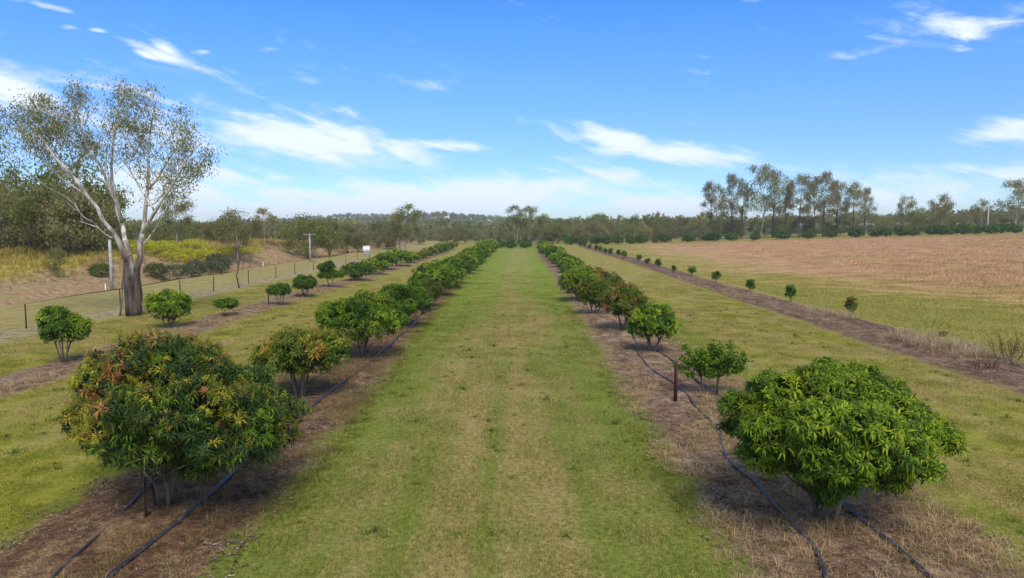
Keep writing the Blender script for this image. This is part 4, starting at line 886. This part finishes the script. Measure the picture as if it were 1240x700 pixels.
for i, (px, D, top, k, w_) in enumerate([(861, 196, 221, 0, .8), (886, 204, 212, 2, .75), (899, 199, 222, 3, .6), (921, 197, 200, 1, 1.0), (936, 206, 207, 2, .8), (951, 199, 226, 0, .6), (968, 196, 212, 0, .85), (986, 205, 216, 3, .7), (997, 195, 209, 2, .8), (1013, 203, 219, 0, .75), (1033, 197, 221, 3, .95), (1047, 202, 228, 2, .7)]):
    tree(T_tall[k], px, D, top, ['leftmost tall gum of the clump beyond the paddock', 'tall gum, second in the clump beyond the paddock', None, 'tallest broad gum of the clump beyond the paddock', None, None, 'tall dark trunked gum in the middle of the paddock clump', None, 'tall gum with a forked crown right of the clump middle', None, 'rightmost broad gum of the clump beyond the paddock', None][i] or 'tall gum, ' + ORD[i] + ' from the left in the clump beyond the paddock', 'tall gums in the clump beyond the paddock', 19, wide=w_)
for px, D, top, H_, p, w_, lab in [(1096, 204, 238, 10, T_open[0], .8, 'wispy gum left of the dark domed one on the right skyline'), (1139, 200, 236, 10, T_open[2], .95, 'dark domed gum standing alone on the right skyline'), (1110, 196, 252, 8, T_bush[0], .9, 'bright green bushy tree under the wispy gum on the right skyline'), (1188, 204, 242, 10, T_open[2], .85, 'low domed gum next to the grey pole on the right'), (1230, 202, 218, 10, T_open[1], 1.05, 'flat topped gum cut off by the right edge of the picture'), (-8, 66, 150, 19, T_tall[1], .8, 'gum at the extreme left edge, mostly outside the picture'), (22, 78, 236, 8, T_bush[1], 1.1, 'grey green tree at the left edge behind the yellow verge')]:
    tree(p, px, D, top, lab, None, H_, wide=w_)
# woodland belts, each tree its own
def belt(n_, pxr, Dr, topf, protos_, label, group, name='gum_tree', wide=(.9, 1.3)):
    for i in range(n_):
        px = pxr[0] + (pxr[1] - pxr[0]) * (i + r.random()) / n_; D = r.uniform(*Dr); p, H_ = r.choice(protos_); tree(p, px, D, topf(px) + r.gauss(0, 3.) , label, group, H_, name, r.uniform(*wide))
b8 = [(p, 8) for p in T_bush]; o10 = [(p, 10) for p in T_open]
belt(9, (-60, 118), (74, 88), lambda x: 238, b8 + b8[:2], 'grey green scrub tree in the dense stand at the left edge', 'trees of the dense stand at the left edge', 'bushy_tree')
belt(10, (-80, 130), (86, 120), lambda x: 228 + .05 * x, b8 + o10, 'tree in the second rank of the dense left stand', 'trees of the dense stand at the left edge', 'bushy_tree')
belt(13, (118, 300), (98, 130), lambda x: 270, b8, 'scrubby tree in the belt behind the yellow bank', 'trees of the belt behind the yellow bank', 'bushy_tree')
belt(18, (290, 480), (132, 165), lambda x: 276 + 4 * math.sin(x * .06), b8, 'scrubby tree in the belt behind the drain at left', 'trees of the belt left of the tall pale trunked gum', 'bushy_tree')
belt(18, (120, 500), (160, 240), lambda x: 271, b8 + o10, 'tree standing deeper in the woodland on the left', 'trees deeper in the left woodland', 'gum_tree')
belt(22, (480, 640), (175, 260), lambda x: 276, b8, 'scrubby tree in the woodland beyond the end of the lanes', 'trees beyond the end of the lanes', 'bushy_tree')
belt(26, (640, 870), (192, 230), lambda x: 272, b8, 'scrubby tree of the front rank behind the cross row', 'trees in the front rank behind the cross row', 'bushy_tree')
belt(26, (640, 880), (230, 330), lambda x: 264, b8 + o10, 'taller tree rising in the rear rank behind the cross row', 'trees in the rear rank behind the cross row', 'gum_tree', (.7, 1.1))
belt(30, (860, 1290), (203, 228), lambda x: 266, b8, 'low scrub tree between the tall gums and the cross row', 'low scrub trees behind the right part of the cross row', 'bushy_tree')
belt(14, (1050, 1290), (215, 270), lambda x: 260, b8 + o10, 'tree in the rear rank on the right skyline', 'trees in the rear rank of the right skyline', 'gum_tree')
# shrubs on the bank and at its foot
SH = [(.105, .125, .060), (.085, .105, .045), (.13, .14, .08)]; SHY = [(.46, .44, .025), (.55, .48, .035), (.34, .37, .03)]
def shrub(seed, w, h, cols, n_=1500, ll=.22, lw=.09):
    rr = rnd(seed); L = auto_lobes(w, h, -.1, seed, 9, .3); P, d, _ = crown_points(L, n_, rr, 0.); d2 = d + rr.normal(0, .6, d.shape); d2 /= np.linalg.norm(d2, axis=1, keepdims=True); s_ = np.cross(d2, rr.normal(size=d2.shape)); s_ /= np.linalg.norm(s_, axis=1, keepdims=True)
    P = P - d * rr.uniform(0, .35, (len(P), 1)); q = ll * rr.uniform(.6, 1.3, (len(P), 1)); V = np.stack([P, P + d2 * q * .5 - s_ * lw / 2, P + d2 * q * .5 + s_ * lw / 2, P + d2 * q], 1).reshape(-1, 3); k = np.arange(len(P)) * 4
    T = np.concatenate([np.stack([k, k + 1, k + 2], 1), np.stack([k + 1, k + 3, k + 2], 1)]); cc = np.array(cols)[rr.integers(len(cols), size=len(P))] * rr.uniform(.7, 1.25, (len(P), 1))
    tm = stems(L, .3, seed, 4, .03).me('stem', M_bark, True); return tm, mesh('foliage', V, T, M_leaf, np.repeat(cc, 4, 0))
sp = [shrub(301, 4.2, 1.7, SH), shrub(302, 3.2, 2.1, SH), shrub(303, 5.0, 1.6, SHY, 1700), shrub(304, 2.6, 1.6, [(.10, .13, .03), (.14, .16, .04)])]
def put_shrub(k, px, D, s_, lab, grp=None):
    x = atY(px, D); t = empty('shrub', (x, D, float(bankz(np.array(x), np.array(D)))), px * .7); t.scale = (s_,) * 3; tag(t, lab, 'shrub', grp); obj('stem', sp[k][0], t); obj('foliage', sp[k][1], t)
for k, px, D, s_, lab in [(0, 214, 66, .95, 'wide grey green shrub at the foot of the yellow bank'), (1, 232, 69, .85, 'grey green shrub left of the darker one on the bank'), (0, 252, 71, .9, 'dusky shrub in the middle of the bank thicket'), (1, 264, 73, .8, 'darkest grey green shrub at the right end of the thicket'), (3, 186, 66, .95, 'soft green shrub right behind the gum trunk on the bank'), (3, 118, 62, .9, 'small green bush left of the white pole'),
        (1, 262, 79, 1.1, 'green round shrub standing up at the crest of the bank')]:
    put_shrub(k, px, D, s_, lab)
for i, (px, D) in enumerate([(172, 76), (190, 78), (206, 77), (221, 80), (236, 81), (250, 84), (200, 84), (230, 86), (160, 82), (262, 88), (274, 91), (288, 94), (300, 97)]): put_shrub(2, px, D, .85 + .12 * math.sin(i * 2), 'low mound of bright yellow green weeds on the sunny bank', 'yellow weed mounds on the bank')
x, y = ground_at(1142, 408); t = empty('weed', (x, y, tz(x, y)), 0); t.scale = (.16, .16, .16); tag(t, 'bright green weed clump at the paddock edge behind the straw tussocks', 'weed'); obj('foliage', sp[3][1], t)
# leafless twiggy shrub at the right edge
def twigs(px, py, h, lab, seed, n_=26):
    x, y = ground_at(px, py); rr = rnd(seed); m_ = MB()
    for i in range(n_):
        a = rr.uniform(0, 6.28); l = h * rr.uniform(.5, 1.1); d = np.array([math.cos(a) * .45, math.sin(a) * .45, 1.]); b = np.array([rr.normal(0, .22), rr.normal(0, .18), 0]); p1 = b + d * l * .5 + rr.normal(0, .04, 3); p2 = b + d * l + rr.normal(0, .07, 3); m_.tube([b, p1, p2], [.012, .008, .003], 4, (.55, .45, .42))
        for q in range(4): s_ = p1 + (p2 - p1) * rr.random(); m_.tube([s_, s_ + rr.normal(0, .12, 3) + np.array([0, 0, .09])], [.006, .002], 3, (.55, .45, .42))
    tag(obj('bare_shrub', m_.me('bare_shrub', M_bark), None, (x, y, tz(x, y))), lab, 'shrub')
twigs(1222, 438, 1.0, 'leafless twiggy shrub beside the straw tussocks at the right edge', 5, 34); twigs(1195, 452, .45, 'small heap of dark bare twigs on the bed near the right edge', 6, 26)

# ------------------------------------------------------------------ fence, poles, sign, pipes
def fence():
    t = empty('fence', (-22.6, 0, 0)); tag(t, 'low rusty picket and wire fence along the track', 'fence'); pm_ = MB(); pm_.box(-.028, .028, -.02, .02, -.1, 1.2); pm_.box(-.034, .034, -.026, .026, 1.2, 1.215); pme = pm_.me('post', M_steel)
    ys_ = [20.5, 26.5, 32.8, 40.4, 47.3, 52.2, 58.6, 65, 70.5, 77, 84, 92, 99, 106, 113, 120, 127, 134, 141]; xs_ = []
    rr = rnd(8)
    for i, y in enumerate(ys_):
        x = [-24.2, -24.2, -24.1, -23.9, -23.7, -23.6][min(i, 5)] if i < 6 else -23.4 + .1 * math.sin(i); xs_.append(x); o = obj('post', pme, t, (x + 22.6, y, tz(x, y)), rr.uniform(-.3, .3)); o.rotation_euler = (rr.normal(0, .025), rr.normal(0, .03), 0)
    for k, z in enumerate((.35, .7, 1.08)):
        m_ = MB(); P = []
        for i in range(len(ys_) - 1):
            for q in (0, .25, .5, .75): y = ys_[i] + (ys_[i + 1] - ys_[i]) * q; x = xs_[i] + (xs_[i + 1] - xs_[i]) * q; P.append((x + 22.6 + .032, y, tz(x, y) + z - .05 * math.sin(math.pi * q)))
        m_.tube(P, .0025, 4); obj('wire', m_.me('wire', M_wire), t)
fence()
def pole(px, D, top, r_, lab, name, arms=None, mat=M_pole):
    x = atY(px, D); z = tz(x, D); d = ray(px, top); h = CAMZ + d.z * D / d.y - z; t = empty(name, (x, D, z)); tag(t, lab, 'pole'); m_ = MB(); m_.tube([(0, 0, -.3), (0, 0, h * .5), (0, 0, h)], [r_ * 1.1, r_, r_ * .85], 12); obj('shaft', m_.me('shaft', mat, True), t); return t, h
t, h = pole(131.5, 57, 290, .13, 'pale concrete pole standing in the drain left of the gum trunk', 'marker_pole')
m_ = MB(); m_.tube([(0, 0, h), (0, 0, h + .05)], [.125, .11], 12); obj('cap', m_.me('cap', M_darkmetal), t)
t, h = pole(374.5, 96, 283, .12, 'grey power pole with a short cross arm at the drain', 'power_pole')
m_ = MB(); m_.box(-.8, .8, -.2, -.12, h - .22, h - .17); obj('cross_arm', m_.me('cross_arm', M_greybark), t)
for s_ in (-.72, -.4, .4, .72):
    m_ = MB(); m_.tube([(s_, -.15, h - .16), (s_, -.15, h - .08), (s_, -.15, h)], [.02, .04, .025], 8); obj('insulator', m_.me('insulator', M_white, True), t)
t, h = pole(1196, 193, 251, .2, 'grey pole beside the low domed gum on the right skyline', 'power_pole'); m_ = MB(); m_.box(-.8, .8, -.25, -.15, h - .5, h - .35); obj('cross_arm', m_.me('cross_arm', M_greybark), t)
for px, py, h, lab in ((127.5, 349.5, .62, 'small white guide post at the foot of the pale pole'), (318.5, 324.5, .65, 'white guide post on the track edge left of the power pole')):
    x, y = ground_at(px, py); t = empty('guide_post', (x, y, tz(x, y))); tag(t, lab, 'post'); m_ = MB(); m_.box(-.05, .05, -.012, .012, -.1, h); obj('shaft', m_.me('shaft', M_white), t); m_ = MB(); m_.box(-.035, .035, -.016, -.0125, h - .16, h - .08); obj('reflector', m_.me('reflector', plain('reflector_orange', (.6, .2, .06))), t)
# white box at the end of the drain
x = atY(440, 119); t = empty('equipment_box', (x, 121, tz(x, 121) + .1), .15); t.scale = (1.15,) * 3; tag(t, 'white equipment cabinet beyond the end of the fence', 'cabinet')
m_ = MB(); m_.box(-.52, .52, -.35, .35, .12, 1.2); obj('body', m_.me('body', M_white), t); m_ = MB(); m_.box(-.56, .56, -.39, .39, 1.2, 1.26); obj('lid', m_.me('lid', M_white), t); m_ = MB(); m_.box(-.46, -.02, -.375, -.352, .2, 1.12); obj('door', m_.me('door', M_white), t); m_ = MB(); m_.box(.02, .46, -.375, -.352, .2, 1.12); obj('door', m_.me('door', M_white), t); m_ = MB(); m_.box(-.54, .54, -.37, .37, -.1, .12); obj('plinth', m_.me('plinth', M_pole), t)
def pipe(pts, rad, mat, lab, px=True, z=None, seed=0):
    """polyline through ground points, smoothed"""
    G = [ground_at(*p) for p in pts] if px else pts; G = np.array(G); 
    # Catmull-Rom
    out = []
    for i in range(len(G) - 1):
        p0 = G[max(i - 1, 0)]; p1 = G[i]; p2 = G[i + 1]; p3 = G[min(i + 2, len(G) - 1)]; n_ = max(3, int(np.linalg.norm(p2 - p1) / .25))
        for k in range(n_):
            t = k / n_; out.append(.5 * ((2 * p1) + (-p0 + p2) * t + (2 * p0 - 5 * p1 + 4 * p2 - p3) * t * t + (-p0 + 3 * p1 - 3 * p2 + p3) * t ** 3))
    out.append(G[-1]); out = np.array(out); l = np.cumsum(np.r_[0, np.linalg.norm(np.diff(out, axis=0), axis=1)]); out[:, 0] += .02 * np.sin(l * 1.7 + seed)
    P = np.column_stack([out, terrain(out[:, 0], out[:, 1]) + .095 + rad * .6 + .015 * np.sin(l * 2.1 + seed)]); m_ = MB(); m_.tube(P, rad, 10); o = obj('irrigation_pipe', m_.me('irrigation_pipe', mat, True)); tag(o, lab, 'pipe', 'irrigation pipes in the orchard'); return o
pipe([(118, 722), (150, 692), (205, 648), (262, 600), (290, 570), (325, 535), (362, 511), (384, 493), (408, 472), (440, 450), (468, 424), (482, 412), (500, 397), (506, 388), (515, 380), (530, 376)], .040, M_pipe, 'thick black pipe curving past the right side of the biggest front tree')
pipe([(52, 722), (75, 697), (110, 664), (145, 632), (186, 590), (215, 566), (262, 530), (330, 490), (420, 440), (470, 404)], .026, M_pipe, 'thinner black pipe behind the stakes of the biggest front tree')
pipe([(1003, 722), (985, 672), (960, 641), (936, 615), (915, 592), (890, 572), (878, 558), (874, 540), (868, 522), (850, 505), (828, 478), (800, 458), (778, 440), (768, 412), (762, 398)], .032, M_pipe, 'winding dark pipe left of the glossy front right tree')
pipe([(1140, 722), (1100, 687), (1062, 652), (1022, 618), (985, 585), (945, 552), (905, 512), (868, 481), (852, 471), (830, 455), (795, 425)], .037, M_pipe, 'straight black pipe running out from under the glossy front right tree')
pipe([(1290, 472), (1240, 450), (1218, 442), (1180, 425)], .035, M_pipe, 'black pipe end lying by the leafless shrub at the right edge')
pipe([(1085, 407), (1062, 399), (1045, 392), (1025, 386)], .03, M_pipe, 'short dark pipe on the young tree bed behind the straw')
# ------------------------------------------------------------------ far woodland: hills and the mass behind the belts
def far_forest():
    rr = rnd(401); V_, T_, C_ = [], [], []; nn = 0; base = []
    for s_ in range(5):
        q = rnd(410 + s_); n_ = 60; d = q.normal(size=(n_, 3)); d /= np.linalg.norm(d, axis=1, keepdims=True); P = d * q.uniform(.5, 1., (n_, 1)) * np.array([1, 1, .62]) + np.array([0, 0, 1.25]); a = q.normal(size=(n_, 3)); b = np.cross(a, q.normal(size=(n_, 3))); a /= np.linalg.norm(a, axis=1, keepdims=True); b /= np.linalg.norm(b, axis=1, keepdims=True)
        V = np.stack([P, P + a * .42, P + b * .42], 1).reshape(-1, 3); st = np.array([(-.05, 0, 0), (.05, 0, 0), (0, 0, 1.3)]); base.append((np.vstack([V, st]), np.arange(len(V) + 3).reshape(-1, 3)))
    pts = []
    def zone(n_, pxr, Dr, k): 
        px = rr.uniform(*pxr, n_); D = rr.uniform(Dr[0] ** .5, Dr[1] ** .5, n_) ** 2; pts.extend([(atY(a, b), b, k) for a, b in zip(px, D)])
    zone(700, (-150, 1400), (260, 520), 1.); zone(750, (380, 860), (520, 1000), 1.15); zone(500, (250, 760), (800, 1250), 1.3); zone(500, (-100, 1350), (520, 1100), 1.2); zone(900, (250, 640), (1200, 1650), 1.4)
    for x, y, k in pts:
        b = base[rr.integers(5)]; s_ = rr.uniform(2.2, 4.) * k; c = np.array([(.23, .235, .08), (.27, .25, .10), (.17, .185, .065), (.25, .205, .085)][rr.integers(4)]) * rr.uniform(.8, 1.2)
        V_.append(b[0] * np.array([s_, s_, s_ * rr.uniform(.8, 1.25)]) + np.array([x, y, tz(x, y)])); T_.append(b[1] + nn); C_.append(np.repeat(c[None] , len(b[0]), 0) * rr.uniform(.75, 1.2, (len(b[0]), 1))); nn += len(b[0])
    tag(obj('far_woodland', mesh('far_woodland', np.concatenate(V_), np.concatenate(T_), M_gum, np.concatenate(C_))), 'hazy eucalypt woodland covering the flats and low hills to the horizon', 'woodland', None, 'stuff')
far_forest()
# ------------------------------------------------------------------ haze
HAZE = 0.00030
m_ = bpy.data.materials.new('air'); m_.use_nodes = True; m_.node_tree.nodes.clear(); n_ = N(m_.node_tree); o_ = n_.new('ShaderNodeOutputMaterial'); v_ = n_.new('ShaderNodeVolumePrincipled')
v_.inputs['Density'].default_value = HAZE; v_.inputs['Color'].default_value = (.93, .96, 1., 1); v_.inputs['Anisotropy'].default_value = .2; n_.l.new(v_.outputs[0], o_.inputs['Volume'])
mb = MB(); mb.box(-1850, 1850, -100, 2050, -3, 37); tag(obj('haze', mb.me('haze', m_)), 'thin pale haze in the air over the woodland', 'haze', None, 'stuff')
